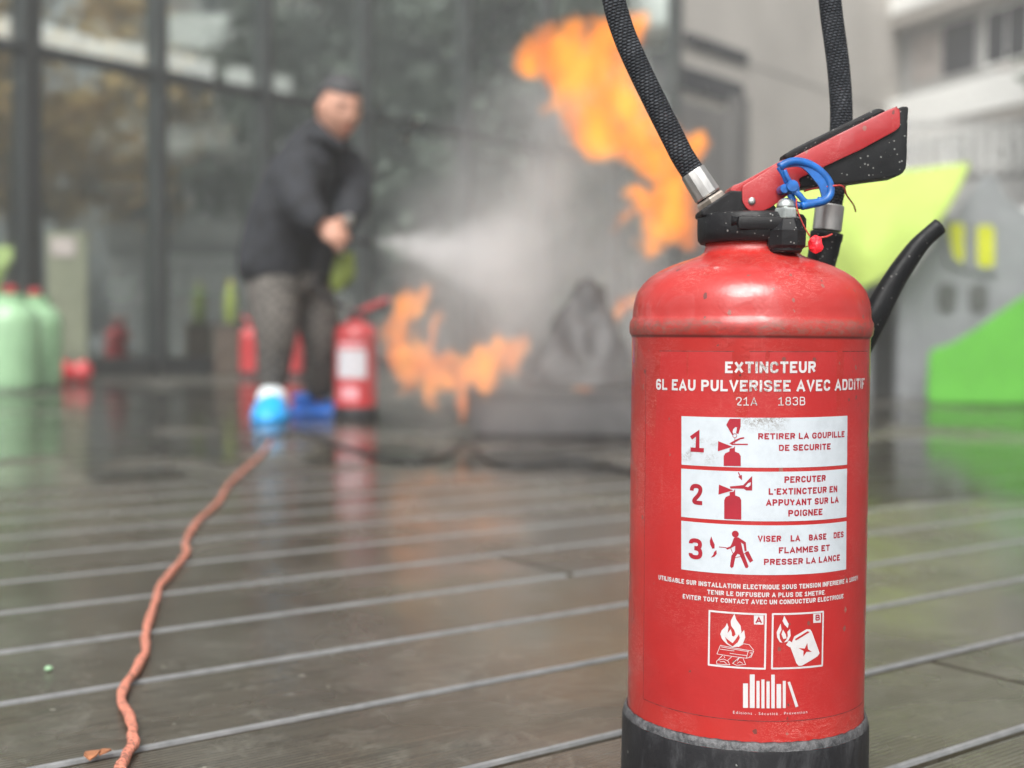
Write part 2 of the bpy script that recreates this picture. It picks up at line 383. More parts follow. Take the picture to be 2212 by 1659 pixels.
M['green'] = simple('bright_green_plastic', (.10, .38, .040), .45, var=.06)
M['gas_green'] = simple('pale_green_paint', (.30, .50, .29), .35, var=.06, coat=.3)
M['pale_board'] = simple('pale_green_board', (.15, .165, .11), .6, var=.1)
M['jacket'] = simple('charcoal_jacket_cloth', (.020, .022, .027), .85, var=.5, vscale=30, bump=.5, bscale=40)
def mat_check():
    m = NT('checked_trouser_cloth'); c = m.coord(); ch = m.n('ShaderNodeTexChecker'); ch.inputs['Scale'].default_value = 44; m.l(c, ch.inputs['Vector'])
    m.bsdf(m.mix(m.noise(c, 25, 2), m.mix(ch.outputs[1], (.045, .043, .040), (.20, .185, .165)), (.07, .062, .055)), .9); return m.m
M['trousers'] = mat_check()
M['skin'] = simple('skin', (.55, .30, .215), .5, var=.08, vscale=20)
M['hair'] = simple('dark_grey_hair', (.045, .045, .048), .7, var=.4, vscale=60)
M['lips'] = simple('lips', (.38, .14, .11), .5)
M['eye'] = simple('eye_dark', (.03, .025, .02), .3)
M['blue_cover'] = simple('blue_shoe_cover_plastic', (.012, .16, .66), .4, var=.2, vscale=20, bump=.6, bscale=30, bd=.004)
M['lightblue'] = simple('light_blue_shoe_cover_plastic', (.02, .36, .82), .35, var=.2, vscale=20, bump=.6, bscale=30, bd=.004)
M['white_cloth'] = simple('white_cloth', (.70, .76, .78), .6)
M['lime'] = simple('lime_fabric', (.17, .22, .035), .6, var=.2, vscale=20)
M['black_hose'] = simple('black_hose_plain', (.014, .014, .015), .5)
M['steel'] = simple('sooty_steel', (.035, .035, .036), .5, metal=.3, var=.4, vscale=6)
M['box_grey'] = simple('grey_sooty_box', (.060, .060, .062), .5, var=.25, vscale=5)
def mat_cable():
    m = NT('orange_cable_sheath'); c = m.coord(); n0 = m.noise(c, 190, 5, .8); tcu = m.n('ShaderNodeTexCoord'); s_ = m.n('ShaderNodeSeparateXYZ'); m.l(tcu.outputs['UV'], s_.inputs[0])
    tw = m.math('SINE', m.math('ADD', m.math('MULTIPLY', s_.outputs[0], 12.566), m.math('MULTIPLY', s_.outputs[1], 420.0)))
    n = m.math('ADD', n0, m.math('MULTIPLY', m.math('POWER', m.math('ABSOLUTE', tw), 6.0), .09))
    m.bsdf(m.mix(m.ramp(n, .5, .66), (.74, .27, .18), (.12, .05, .04)), .4, bump=n, bd=.002, bs=.5); return m.m
M['cable'] = mat_cable()
M['plain_red'] = simple('plain_red_paint', (.52, .045, .05), .3, var=.06, coat=.4)
M['pink'] = simple('pink_print', (.75, .35, .38), .5)
M['white'] = simple('white_plastic', (.55, .54, .57), .5, var=.04)
M['cardboard'] = simple('brown_cabinet', (.30, .15, .09), .7, var=.1)
M['yellow_hat'] = simple('yellow_shell', (.50, .46, .02), .4)
M['leaf_y'] = simple('autumn_leaf', (.50, .33, .12), .7, var=.6, vscale=.9)
M['leaf_d'] = simple('dark_leaf', (.125, .145, .115), .8, var=.35, vscale=.9)
M['bark'] = simple('bark', (.08, .06, .045), .9)
M['ground'] = simple('asphalt_ground', (.10, .10, .10), .6, var=.2, vscale=.6)
M['leaf_litter'] = simple('dead_leaf_brown', (.34, .14, .065), .6, var=.4, vscale=90)
ART = {"red":[[[-26.37,256.51],[-19.57,256.69],[-19.49,251.87],[-20.81,247.21],[-22.27,247.43],[-21.7,251.17],[-22.65,251.47],[-24.22,249.81],[-24.39,248.2],[-23.85,246.74],[-24.61,246.26],[-28.43,252.58]],[[-26.33,241.05],[-22.53,243.43],[-19.39,244.94],[-17.18,245.19],[-17.17,244.36],[-19.37,243.85],[-25.03,240.39]],[[-25.04,240.91],[-14.91,241.2],[-14.9,240.3],[-25.03,240.07]],[[-33.35,242.2],[-24.25,239.0],[-33.52,235.73]],[[-29.65,226.73],[-29.75,232.86],[-28.8,234.71],[-26.25,235.9],[-26.08,237.78],[-23.72,238.25],[-22.79,239.56],[-22.74,236.03],[-20.18,235.02],[-19.14,233.25],[-19.05,226.95]],[[-32.41,214.82],[-23.45,211.64],[-32.7,208.45]],[[-25.59,213.99],[-17.35,215.16],[-11.95,221.11],[-11.81,211.92],[-15.4,211.81],[-17.0,212.85],[-25.25,212.72]],[[-20.59,220.33],[-18.27,221.57],[-18.15,218.09]],[[-28.82,193.26],[-29.0,205.1],[-28.06,207.22],[-25.63,208.37],[-25.67,210.44],[-23.43,210.8],[-22.25,212.4],[-22.19,208.53],[-19.44,207.61],[-18.4,205.59],[-18.21,193.34]],[[-36.88,181.74],[-37.84,178.86],[-37.53,176.48],[-36.09,173.86],[-34.63,174.23],[-34.67,176.83],[-35.83,179.02]],[[-33.42,173.35],[-33.25,170.76],[-34.68,169.02],[-37.0,168.18],[-35.36,170.27],[-34.92,171.93]],[[-22.54,181.83],[-20.01,182.28],[-15.21,179.26],[-14.62,173.8],[-15.88,173.55],[-16.58,177.92],[-18.18,179.01],[-16.7,173.07],[-13.27,164.16],[-14.01,163.03],[-15.28,163.24],[-18.89,171.35],[-20.16,171.8],[-21.41,169.92],[-22.58,163.38],[-23.85,162.53],[-24.76,163.57],[-23.97,170.43],[-21.78,173.46],[-21.7,176.7],[-24.04,175.28],[-26.59,174.02],[-27.57,174.93],[-24.7,176.21],[-23.77,178.21]],[[-15.43,173.12],[-13.55,173.84],[-10.49,167.81],[-12.49,166.45],[-15.41,171.51]]],"redline":[[[-23.0,244.71],[-22.94,241.17]],[[-20.44,222.91],[-19.0,220.06]],[[-31.68,175.37],[-27.25,175.28]],[[-24.36,174.94],[-23.36,172.4],[-21.4,169.28],[-18.23,170.09],[-15.42,172.47]]],"circ":[[[-23.02,245.99],[-21.75,246.03]],[[-21.75,184.14],[-19.78,184.23]]],"whole":[[[-16.07,214.36],[-14.21,216.54],[-12.77,217.04],[-12.93,215.1],[-14.49,213.96]]],"white":[[[-9.54,133.39],[-3.62,133.45],[-3.52,127.66],[-9.45,127.64]],[[29.39,133.59],[35.22,133.54],[35.35,127.63],[29.51,127.85]],[[-21.57,133.76],[-20.4,130.26],[-17.66,126.46],[-17.02,122.53],[-17.58,121.15],[-15.44,123.86],[-14.64,119.18],[-16.04,115.13],[-18.92,113.07],[-22.32,112.48],[-26.28,114.39],[-29.05,117.14],[-30.19,120.02],[-29.38,122.59],[-26.94,125.3],[-26.09,127.61],[-25.06,124.95],[-25.51,122.18],[-25.64,121.12],[-23.72,123.81],[-23.05,121.63],[-22.82,119.65],[-21.69,119.24],[-20.59,120.81],[-21.41,123.24],[-23.51,126.07],[-23.8,129.03]],[[13.63,113.78],[16.39,120.13],[24.73,124.19],[27.28,123.87],[28.46,122.44],[34.73,108.18],[33.24,106.32],[21.85,101.21],[19.68,101.19],[18.04,102.91]],[[12.79,117.53],[14.89,116.22],[13.38,113.29],[11.03,114.84]],[[9.43,133.37],[8.48,130.01],[9.79,127.51],[11.87,125.49],[12.5,127.95],[10.75,130.96]],[[7.25,128.3],[4.83,123.11],[5.14,119.64],[6.94,116.65],[8.56,116.28],[7.06,118.63],[6.61,121.61],[7.91,124.57]],[[13.43,124.95],[13.87,120.47],[12.02,117.05],[9.48,116.37],[11.08,118.07],[12.06,120.52],[11.66,123.01]],[[8.83,124.56],[10.66,121.55],[11.22,119.06],[9.18,118.5],[7.86,121.6]]],"redin":[[[-27.24,118.8],[-26.33,117.88],[-24.84,116.76],[-22.36,115.11],[-20.45,117.84],[-18.55,120.94],[-17.93,118.75],[-19.2,115.93],[-22.33,112.97],[-25.55,114.95]],[[16.79,118.48],[25.32,122.91],[27.03,122.3],[17.24,117.37]],[[25.35,115.33],[25.83,111.41],[28.73,109.6],[24.9,109.88],[22.68,107.04],[22.77,110.52],[19.3,112.55],[23.58,111.96]]],"wline":[[[-29.99,113.05],[-12.58,111.09],[-9.28,110.74],[-10.82,106.95],[-13.71,106.07],[-32.16,107.34],[-29.99,113.05]],[[-12.58,111.09],[-13.26,108.33],[-13.71,106.07]],[[-29.47,112.11],[-12.57,110.35]],[[-30.2,110.54],[-21.31,110.21]],[[-23.98,108.51],[-13.5,107.72]],[[-18.92,112.97],[-15.55,115.16],[-12.15,114.74],[-9.44,111.48]],[[-11.59,109.4],[-10.38,109.7],[-10.6,108.2],[-11.79,107.16]],[[-28.4,106.97],[-32.34,102.56],[-32.06,100.84],[-23.87,101.24],[-25.13,103.53],[-28.11,104.5],[-31.09,103.45]],[[-30.08,102.55],[-27.59,103.05],[-26.09,101.69]],[[-27.13,105.34],[-27.64,106.29]],[[-22.72,106.47],[-25.14,104.02]],[[-22.17,102.28],[-18.32,106.04],[-15.9,106.2],[-14.14,102.07],[-19.71,101.22],[-22.17,102.28]],[[-19.24,102.5],[-17.8,103.59],[-15.84,102.62]],[[-18.32,106.04],[-19.26,103.99]]],"bars":[[[-15.55,89.95],[-12.5,90.13],[-12.26,74.66],[-15.31,74.48]],[[-11.47,95.9],[-8.47,96.02],[-8.13,74.75],[-11.14,74.62]],[[-7.29,91.99],[-5.39,92.05],[-5.11,74.75],[-7.01,74.69]],[[-4.28,92.97],[-2.33,93.01],[-2.03,74.72],[-3.99,74.68]],[[-1.08,91.69],[0.89,91.71],[1.17,74.76],[-0.81,74.74]],[[1.85,96.08],[4.04,96.08],[4.39,74.75],[2.21,74.76]],[[5.28,90.16],[8.2,90.12],[8.47,74.79],[5.54,74.84]],[[9.24,92.09],[11.18,92.04],[11.48,74.81],[9.53,74.87]],[[12.33,91.11],[14.03,91.5],[19.89,75.5],[18.02,74.92]]]}
# ------------------------------------------------------------------ ground and decking
B = .9238
D = Vector((math.sin(B), math.cos(B), 0)); N = Vector((-math.cos(B), math.sin(B), 0))
FP = Vector((-3.55, 8.75, 0)); FD = Vector((.645, .764, 0)).normalized(); FN = Vector((.764, -.645, 0)).normalized()
bm = bmesh.new(); vs4 = [bm.verts.new(p) for p in ((-300, -300, -.045), (300, -300, -.045), (300, 300, -.045), (-300, 300, -.045))]; bm.faces.new(vs4)
tag(obj('ground', bm, M['ground']), kind='structure')
PL, PW, GAP = 3.6, .1775, .0100
deck = bpy.data.objects.new('deck', None); col.objects.link(deck); tag(deck, kind='structure')
def plank_mesh():
    bm = bmesh.new(); h = PW-GAP; c = .0034
    sec = [(0, -.025), (0, -c), (c*.3, -c*.3), (c, 0), (h-c, 0), (h-c*.3, -c*.3), (h, -c), (h, -.025)]
    nx = 2; L = PL-.009; rings = [[bm.verts.new((L*i/nx, y, z)) for y, z in sec] for i in range(nx+1)]
    for a, b in zip(rings, rings[1:]):
        for k in range(len(sec)-1):
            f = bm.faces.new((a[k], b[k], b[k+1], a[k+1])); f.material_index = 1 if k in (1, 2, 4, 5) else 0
    bm.faces.new(rings[0]); bm.faces.new(rings[-1][::-1])
    bmesh.ops.recalc_face_normals(bm, faces=bm.faces[:]); me = bpy.data.meshes.new('plank'); bm.to_mesh(me); bm.free()
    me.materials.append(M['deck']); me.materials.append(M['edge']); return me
pm = plank_mesh(); n_pl = 0
gj = ground(2120, 1452)                                  # a butt joint seen right of the extinguisher
kj = math.floor((gj.dot(N)-.8986)/PW); gj2 = ground(1185, 1226); kj2 = math.floor((gj2.dot(N)-.8986)/PW)
for k in range(-6, 52):
    s = .8986+k*PW
    qs = [q for q in [i*.1-8 for i in range(360)] if (lambda P: .1 < P.y < 12.5 and abs(P.x) < .43*P.y+.55 and (P-FP).dot(FN) > .16)(N*(s+PW/2)+D*q)]
    if not qs: continue
    q0 = min(qs)-.1-random.random()*min(1.6, .4+.1*k); 
    if k == kj: q0 = gj.dot(D)-PL
    if k == kj2: q0 = gj2.dot(D)-PL
    while q0 > min(qs)-.05: q0 -= PL
    while q0 < max(qs)+.05:
        o = bpy.data.objects.new('plank', pm); col.objects.link(o); o.parent = deck
        o.location = N*(s+GAP/2)+D*q0; o.rotation_euler = (0, 0, math.pi/2-B)
        q0 += PL; n_pl += 1
# standing water on the boards further back
wb = bmesh.new(); wc = ground(1000, 1085); st_ = .04; cell = {}
def pud(x, y): return noise.noise(Vector((x*1.1, y*.9, 3)))*.9+noise.noise(Vector((x*4, y*3, 9)))*.25
for i in range(-100, 110):
    for j in range(42, 200):
        x, y = i*st_, j*st_
        if abs(x) > .43*y+.3 or (Vector((x, y, 0))-FP).dot(FN) < .4: continue
        edge_ = min(1, max(-1, (y-2.5)/.9)); 
        if pud(x, y)+edge_*.45-.33 > 0:
            q = []
            for a_, b_ in ((i, j), (i+1, j), (i+1, j+1), (i, j+1)):
                if (a_, b_) not in cell: cell[a_, b_] = wb.verts.new((a_*st_+.02*noise.noise(Vector((a_, b_, 1))), b_*st_+.02*noise.noise(Vector((a_, b_, 5))), .0016))
                q.append(cell[a_, b_])
            wb.faces.new(q)
tag(obj('puddle', wb, M['water'], None, True), kind='structure')
print('planks', n_pl)

# ------------------------------------------------------------------ glazed building
def fpt(t, d=0, z=0): return FP+FD*t+FN*d+Vector((0, 0, z))
FR = Matrix((FD, FN, Vector((0, 0, 1)))).transposed()
glb = thing('glazed_building', 'dark glazed curtain wall building with tall metal mullions behind the man', 'building', fpt(0))
def fb(name, t0, t1, d0, d1, z0, z1, mat, parent=glb, bevel=0):
    c = fpt((t0+t1)/2, (d0+d1)/2, (z0+z1)/2)-glb.location
    return obj(name, boxbm(c, (abs(t1-t0), abs(d1-d0), abs(z1-z0)), FR, bevel), mat, parent)
posts = [-2.95, -1.9, -.86, .207, 1.266, 2.283, 3.42, 4.75, 6.0, 7.25, 8.45]
for i, t in enumerate(posts):
    wd = .13 if i == 3 else .08
    fb('mullion', t-wd/2, t+wd/2, -.10, .09, 0, 7.0, M['dark_frame'] if i == 3 else M['mid_frame'], bevel=.008)
for a, b in zip(posts, posts[1:]):
    for z0, z1 in ((.14, 2.26), (2.34, 4.6), (4.68, 6.9)):
        fb('pane', a+.051, b-.051, -.012, .0, z0, z1, M['glass'])
    for z in (.07, 2.30, 4.64, 6.95):
        fb('transom', a+.052, b-.052, -.06, .05, z-(.069 if z < 1 else .04), z+.04+(.03 if z < 1 else 0), M['mid_frame'])
fb('interior_floor', -3, 8.4, -6, -.12, -.03, .01, M['interior'])
fb('interior_wall', -3, 8.4, -6.2, -6, -.03, 7, M['interior_dark'])
fb('ceiling', -3, 8.4, -5.98, -.12, 2.85, 3.05, M['interior_dark'])
fb('end_wall', -3.2, -3.0, -6.2, .05, -.03, 7.1, M['interior_dark'])
fb('strip_rail', -2.9, 3.1, -.70, -.44, 2.621, 2.68, M['interior'])
for a, b in ((-2.4, -1.3), (-1.2, -.05), (.3, 1.05), (1.15, 2.15), (2.4, 3.0)): fb('glow_strip', a, b, -.66, -.48, 2.46, 2.62, M['light'], bevel=.01)  # glowing strips added behind the glass to make its bright white band
fb('roof', -3.2, 8.5, -6.2, .15, 7.0, 7.25, M['conc_dark'])
# concrete wall that carries on from the glazing
cw = thing('concrete_building', 'windowless beige concrete block with dark slots behind the flames', 'building', fpt(8.5))
def cb(name, t0, t1, d0, d1, z0, z1, mat, bevel=0):
    c = fpt((t0+t1)/2, (d0+d1)/2, (z0+z1)/2)-cw.location
    return obj(name, boxbm(c, (abs(t1-t0), abs(d1-d0), abs(z1-z0)), FR, bevel), mat, cw)
cb('wall', 8.5, 15.0, -6, 0, -.04, 7.5, M['concrete'])
def slot(name, x0, y0, x1, y1, mat, proud=.02):
    # rectangle on the wall plane measured on the photograph
    def hit(x, y):
        a = at(x, y, 1.0)-Vector((0, 0, HC)); k = (FP-Vector((0, 0, HC))).dot(FN)/a.dot(FN); return Vector((0, 0, HC))+a*k
    a, b = hit(x0, y0), hit(x1, y1); b.z = hit(x0, y1).z; ta, tb = (a-FP).dot(FD), (b-FP).dot(FD)
    return cb(name, ta, tb, -.2, proud, b.z, a.z, mat)
slot('louvre', 1478, 70, 1610, 96, M['win_dark'], .05); slot('louvre', 1468, 142, 1600, 192, M['win_dark'], .05)
slot('door', 1465, 215, 1560, 560, M['conc_dark'], .03); slot('downpipe', 1568, 205, 1598, 620, M['conc_dark'], .10)
slot('wall_panel', 1360, 560, 1460, 800, M['conc_dark'], .03)
for z in (1.9, 3.9, 5.9): cb('panel_joint', 8.5, 14.99, -.05, .006, z, z+.02, M['conc_dark'])

# white balcony block
K0 = Vector((6.15, 20.3, 0)); KD = Vector((.38, -.925, 0)).normalized(); KN = Vector((-.925, -.38, 0)).normalized()
KR = Matrix((KD, KN, Vector((0, 0, 1)))).transposed()
blk = thing('balcony_block', 'pale apartment block with long white balcony bands at top right', 'building', K0)
def kb(name, t0, t1, d0, d1, z0, z1, mat, bevel=0):
    c = KD*((t0+t1)/2)+KN*((d0+d1)/2)+Vector((0, 0, (z0+z1)/2))
    return obj(name, boxbm(c, (abs(t1-t0), abs(d1-d0), abs(z1-z0)), KR, bevel), mat, blk)
kb('wall', 0, 14, -6, 0, -.04, 12, M['grey_wall'])
for z0 in (3.58, 5.40, 7.4, 9.3):
    kb('balcony_band', -.1, 14.1, .01, .45, z0, z0+.50+(.1 if z0 > 5 else 0), M['white_wall'], .01)
    kb('slab', -.05, 14.05, .01, .40, z0-.16, z0-.004, M['concrete'])
for zi, (z0, z1) in enumerate(((2.45, 3.32), (4.3, 5.15), (6.1, 7.1))):
    t = .25
    while t < 13.4:
        wdt = random.choice((.9, 1.2, 1.5))
        f = kb('window', t, t+wdt, -.05, .03, z0, z1, M['white_wall' if random.random() < .35 else 'grey_wall'], .005)
        for a_, b_ in ((t+.05, t+wdt/2-.02), (t+wdt/2+.02, t+wdt-.05)):
            p = obj('pane', boxbm(KD*((a_+b_)/2)+KN*.035+Vector((0, 0, (z0+z1)/2)), (b_-a_, .01, z1-z0-.1), KR), M['win_dark' if random.random() < .8 else 'brown_blind'], f)
        t += wdt+random.choice((.12, .35, .5))
    kb('blind_panel', 2.2, 3.4, .03, .07, z0-.3, z0-.02, M['brown_blind'])
for t in (1.1, 4.4, 8.2): kb('pilaster', t, t+.16, 0, .12, 2.3, 3.6, M['white_wall'])
kb('plinth_band', -.02, 14, 0, .15, 2.0, 2.42, M['grey_wall'])
# white railing in front of it
rl = thing('white_railing', 'white upright bar railing along the terrace below the balcony block', 'railing', at(1950, 400, 15.5)*Vector((1, 1, 0)) if False else Vector((0, 0, 0)))
ra, rb_ = at(1925, 375, 17.4), at(2340, 372, 16.9)
rd = (rb_-ra); rd.z = 0; rl_len = rd.length; rdn = rd.normalized(); ra.z = 0
RR = Matrix((rdn, Vector((-rdn.y, rdn.x, 0)), Vector((0, 0, 1)))).transposed()
mbar = bpy.data.meshes.new('railing_bar'); bb = boxbm(Vector((0, 0, 2.96)), (.075, .03, .62), RR, .005); bb.to_mesh(mbar); bb.free(); mbar.materials.append(M['white_wall'])
k = 0
while k*.165 < rl_len:
    o = bpy.data.objects.new('railing_bar', mbar); col.objects.link(o); o.parent = rl; o.location = ra+rdn*(k*.165); k += 1
for z in (2.62, 3.29): obj('rail', boxbm(ra+rd/2+Vector((0, 0, z)), (rl_len, .06, .05), RR), M['grey_wall'], rl)
obj('terrace_wall', boxbm(ra+rd/2+Vector((0, 0, 1.28))+Vector((-rdn.y, rdn.x, 0))*.1, (rl_len, .15, 2.60), RR), M['grey_wall'], rl)

# ------------------------------------------------------------------ trees beside the courtyard (they show in the glass)
def tree(x, y, h, cr, mat, label, nleaf=2600, name='autumn_tree', group=None, low=.28):
    t = thing(name, label, 'tree', (x, y, -.04), group)
    rnd = random.Random(int(x*100+y*10)); bm = bmesh.new()
    trunk = catmull([(0, 0, 0), (.1*rnd.uniform(-1, 1), .1, h*.3), (.2*rnd.uniform(-1, 1), -.1, h*.6), (0, 0, h*.9)], 5)
    tube(trunk, [.16*(1-.85*i/(len(trunk)-1)) for i in range(len(trunk))], 8, bm)
    tips = []
    for i in range(22):
        a = rnd.uniform(0, 6.28); z0 = h*rnd.uniform(low, .85); L = cr*rnd.uniform(.6, 1.05)*(1.1-.5*z0/h)
        p = catmull([(0, 0, z0), (math.cos(a)*L*.5, math.sin(a)*L*.5, z0+.25*L), (math.cos(a)*L, math.sin(a)*L, z0+.5*L)], 3)
        tube(p, [.05*(1-.8*j/(len(p)-1)) for j in range(len(p))], 5, bm); tips += p[2:]
    obj('trunk', bm, M['bark'], t)
    vv, ff = [], []
    for i in range(nleaf):
        c = rnd.choice(tips)+Vector((rnd.gauss(0, .28), rnd.gauss(0, .28), rnd.gauss(0, .25))); s = rnd.uniform(.07, .17)
        a = Vector((rnd.gauss(0, 1), rnd.gauss(0, 1), rnd.gauss(0, 1))).normalized(); b = a.orthogonal().normalized()*s*.6; a *= s
        n0 = len(vv); vv += [tuple(c-a), tuple(c+b), tuple(c+a), tuple(c-b)]; ff.append((n0, n0+1, n0+2, n0+3))
    tag(obj('crown', (vv, [], ff), mat, t), kind='stuff')
tree(8.6, 6.2, 6.5, 2.2, M['leaf_y'], 'yellow brown autumn tree at the right of the courtyard, nearest the camera')
tree(11.5, 8.6, 7.0, 2.5, M['leaf_y'], 'tall thinning autumn tree behind the yellow brown one')
tree(7.0, 3.2, 5.0, 1.8, M['leaf_y'], 'small autumn tree low at the far right', 1800)
tree(7.45, 13.5, 7.5, 1.2, M['leaf_d'], 'dark evergreen added out of view to darken the glass, close to the balcony block', 9000, 'unseen_evergreen', low=.08)  # evergreens added out of view to darken and cover reflections in the glass
tree(8.6, 11.2, 8.0, 1.9, M['leaf_d'], 'second evergreen added out of view to darken the glass, beside the balcony block', 9000, 'unseen_evergreen', low=.08)
tree(7.3, 15.2, 7.0, .75, M['leaf_d'], 'slim evergreen added out of view to darken the glass, nearest the concrete building', 4500, 'unseen_evergreen', low=.08)
# ------------------------------------------------------------------ playhouse
ph = thing('playhouse', 'grey gabled playhouse with lime yellow curved roof and yellow windows', 'playhouse', (0, 0, 0))
Yp = 6.9
def a2(x, y, Y=Yp): p = at(x, y, Y); return (p.x, p.z)
base = .0
gb = [a2(1978, 575), a2(2045, 485), a2(2128, 378), a2(2150, 378), a2(2176, 430), a2(2240, 470), a2(2330, 470), (a2(2330, 470)[0], base), (a2(1990, 470)[0], base)]
wins = [[(2046, 482), (2082, 482), (2080, 572), (2058, 556)], [(2108, 487), (2146, 487), (2146, 577), (2110, 577)]]
obj('gable_wall', prism(gb, 'Y', Yp, Yp+.03, bevel=.004), M['play_grey'], ph)
for wq in wins:
    q = [a2(x, y, Yp-.02) for x, y in wq]
    f = obj('window', prism(rounded([(p[0]+dx, p[1]+dz) for p, (dx, dz) in zip(q, ((-.03, .03), (.03, .03), (.03, -.03), (-.03, -.03)))], .02), 'Y', Yp-.025, Yp-.003), M['play_grey'], ph)
    obj('pane', prism(rounded(q, .03), 'Y', Yp-.032, Yp-.026), M['yellow_win'], f)
for hx in (2045, 2113):
    c = a2(hx, 640); obj('porthole', prism(rounded([(c[0]-.05, c[1]-.09), (c[0]+.05, c[1]-.09), (c[0]+.05, c[1]+.07), (c[0]-.05, c[1]+.07)], .045, 6), 'Y', Yp-.012, Yp-.003), M['play_dark'], ph)
for x0, x1, Y in ((1940, 1985, 6.95), (1868, 1884, 7.3), (1700, 1712, 8.1)):
    p0, p1 = at(x0, 590, Y), at(x1, 590, Y)
    obj('post', boxbm(Vector(((p0.x+p1.x)/2, Y, p0.z/2)), (p1.x-p0.x, .09, p0.z), None, .006), M['play_grey'], ph)
p0, p1 = at(1884, 640, 7.35), at(1942, 640, 7.35)
obj('back_panel', boxbm(Vector(((p0.x+p1.x)/2, 7.42, p0.z/2)), (p1.x-p0.x+.1, .03, p0.z), None), M['play_dark'], ph)
p0, p1 = at(1884, 590, 7.45), at(1985, 590, 7.45)
obj('side_panel', boxbm(Vector(((p0.x+p1.x)/2, 7.5, p0.z/2+.1)), (p1.x-p0.x+.1, .03, p0.z-.2), None), M['play_grey'], ph)
rA, rB = at(2095, 358, 6.75), at(1640, 412, 7.9); eA, eB = at(1968, 560, 6.55), at(1700, 590, 7.6)
def roofP(u, v):
    top = rA.lerp(rB, u); bot = eA.lerp(eB, u); p = top.lerp(bot, v)
    bulge = math.sin(math.pi*v)*.10; drop = (.13*math.sin(math.pi*min(1, u*1.25)))*v**3
    return p+Vector((0, -bulge-.10*math.exp(-((u-.45)/.12)**2-((v-.78)/.2)**2), -drop))
grid_sheet(roofP, 24, 14, .02, M['yellow'], 'roof', ph)
# green slide side
gs = thing('green_slide_panel', 'bright green sloping plastic panel in front of the playhouse at the right edge', 'play panel', (0, 0, 0))
Yg = 6.2
gp = [a2(2010, 757, Yg), a2(2060, 742, Yg), a2(2115, 708, Yg), a2(2212, 640, Yg), a2(2420, 560, Yg), (a2(2420, 560, Yg)[0], .01), (a2(2010, 560, Yg)[0], .01)]
obj('side_panel', prism(rounded(gp, .04), 'Y', Yg, Yg+.03, bevel=.004), M['green'], gs)
obj('side_panel', prism(rounded([((x)*(Yg+.45)/Yg, z) for x, z in gp], .04), 'Y', Yg+.45, Yg+.48, bevel=.004), M['green'], gs)
chute = [(x+.19, z-.07) for x, z in gp[:5]]
obj('slide_bed', prism(chute+[(x, z-.02) for x, z in chute[::-1]], 'Y', Yg+.032, Yg+.448), M['green'], gs)
# white bollard-like item at the far right edge
pr = at(2200, 500, 9.0)
sg = thing('striped_board', 'white and dark striped board behind the playhouse roof at the right edge', 'sign', (pr.x+.05, 9.0, 0))
obj('board', boxbm(Vector((0, 0, pr.z)), (.32, .03, .34), None, .01), M['white_wall'], sg)
for dz in (-.08, .03): obj('stripe', boxbm(Vector((0, -.018, pr.z+dz)), (.30, .006, .05)), M['win_dark'], sg)
obj('leg', boxbm(Vector((0, 0, (pr.z-.17)/2)), (.05, .03, pr.z-.17)), M['play_dark'], sg)

# ------------------------------------------------------------------ things by the glass, left
gx = at(24, 845, 6.87)
gc = thing('gas_cylinder', 'pale green gas cylinder standing at the left edge by the glass', 'gas cylinder', (gx.x, 6.87, 0))
obj('body', lathe([(.13, .0), (.145, .015), (.152, .05), (.152, .36), (.148, .40), (.13, .44), (.10, .468), (.05, .485), (.02, .49)], 40), M['gas_green'], gc, 50)
obj('foot_ring', lathe([(.12, -.0), (.14, .0), (.14, .02), (.12, .02)], 32), M['conc_dark'], gc)
obj('collar', lathe([(.075, .470), (.085, .470), (.085, .525), (.075, .525), (.075, .470)], 32, cap=False), M['gas_green'], gc, 50)
vb = lathe([(.018, .48), (.018, .53), (.03, .532), (.036, .545), (.036, .565), (.02, .572)], 20); obj('valve', vb, M['plain_red'], gc, 50)
g2 = at(76, 838, 7.25); gc2 = gc.copy(); col.objects.link(gc2); gc2.location = (g2.x, 7.25, 0); gc2['label'] = 'pale green gas cylinder on the right of the pair, half behind the other'; gc2.rotation_euler = (0, 0, .8)
for ch in list(gc.children):
    c = ch.copy(); col.objects.link(c); c.parent = gc2
gc['label'] = 'front pale green gas cylinder cut by the left edge of the photo'
for o in (gc, gc2): o['group'] = 'pale green gas cylinders by the glass'
rx = ground(160, 828)
rd_ = thing('red_kit_bag', 'small red two lobed bag on the deck beside the gas cylinder', 'bag', (rx.x, rx.y, 0))
for sx in (-.055, .055):
    bm = bmesh.new(); bmesh.ops.create_icosphere(bm, subdivisions=3, radius=1, matrix=Matrix.Translation((sx, 0, .072))@Matrix.Diagonal((.062, .07, .074, 1)))
    for v in bm.verts: v.co += v.co.normalized()*.006*noise.noise(v.co*25); v.co.z = max(v.co.z, 0)
    obj('lobe', bm, M['plain_red'], rd_, True)
obj('handle', tube(catmull([(-.06, 0, .13), (-.03, 0, .165), (.03, 0, .165), (.06, 0, .13)], 6), .008, 8), M['black_hose'], rd_, True)
def stand(name, label, cat, x0, x1, ytop, ybot, mat, depth=.1, Y=None, group=None, part='panel', bev=.01):
    g = ground((x0+x1)/2, ybot) if Y is None else at((x0+x1)/2, ybot, Y); Y = g.y
    p0, p1 = at(x0, ytop, Y), at(x1, ytop, Y)
    t = thing(name, label, cat, (g.x, Y, 0), group); zb = max(0, g.z if ybot < 790 else 0)
    obj(part, boxbm(Vector((0, depth/2, (p0.z+zb)/2)), (p1.x-p0.x, depth, p0.z-zb), None, bev), mat, t)
    return t, p1.x-p0.x, p0.z
t, wd, hh = stand('display_board', 'narrow pale green upright board near the left post', 'board', 100, 188, 500, 800, M['pale_board'], .03, 8.35)
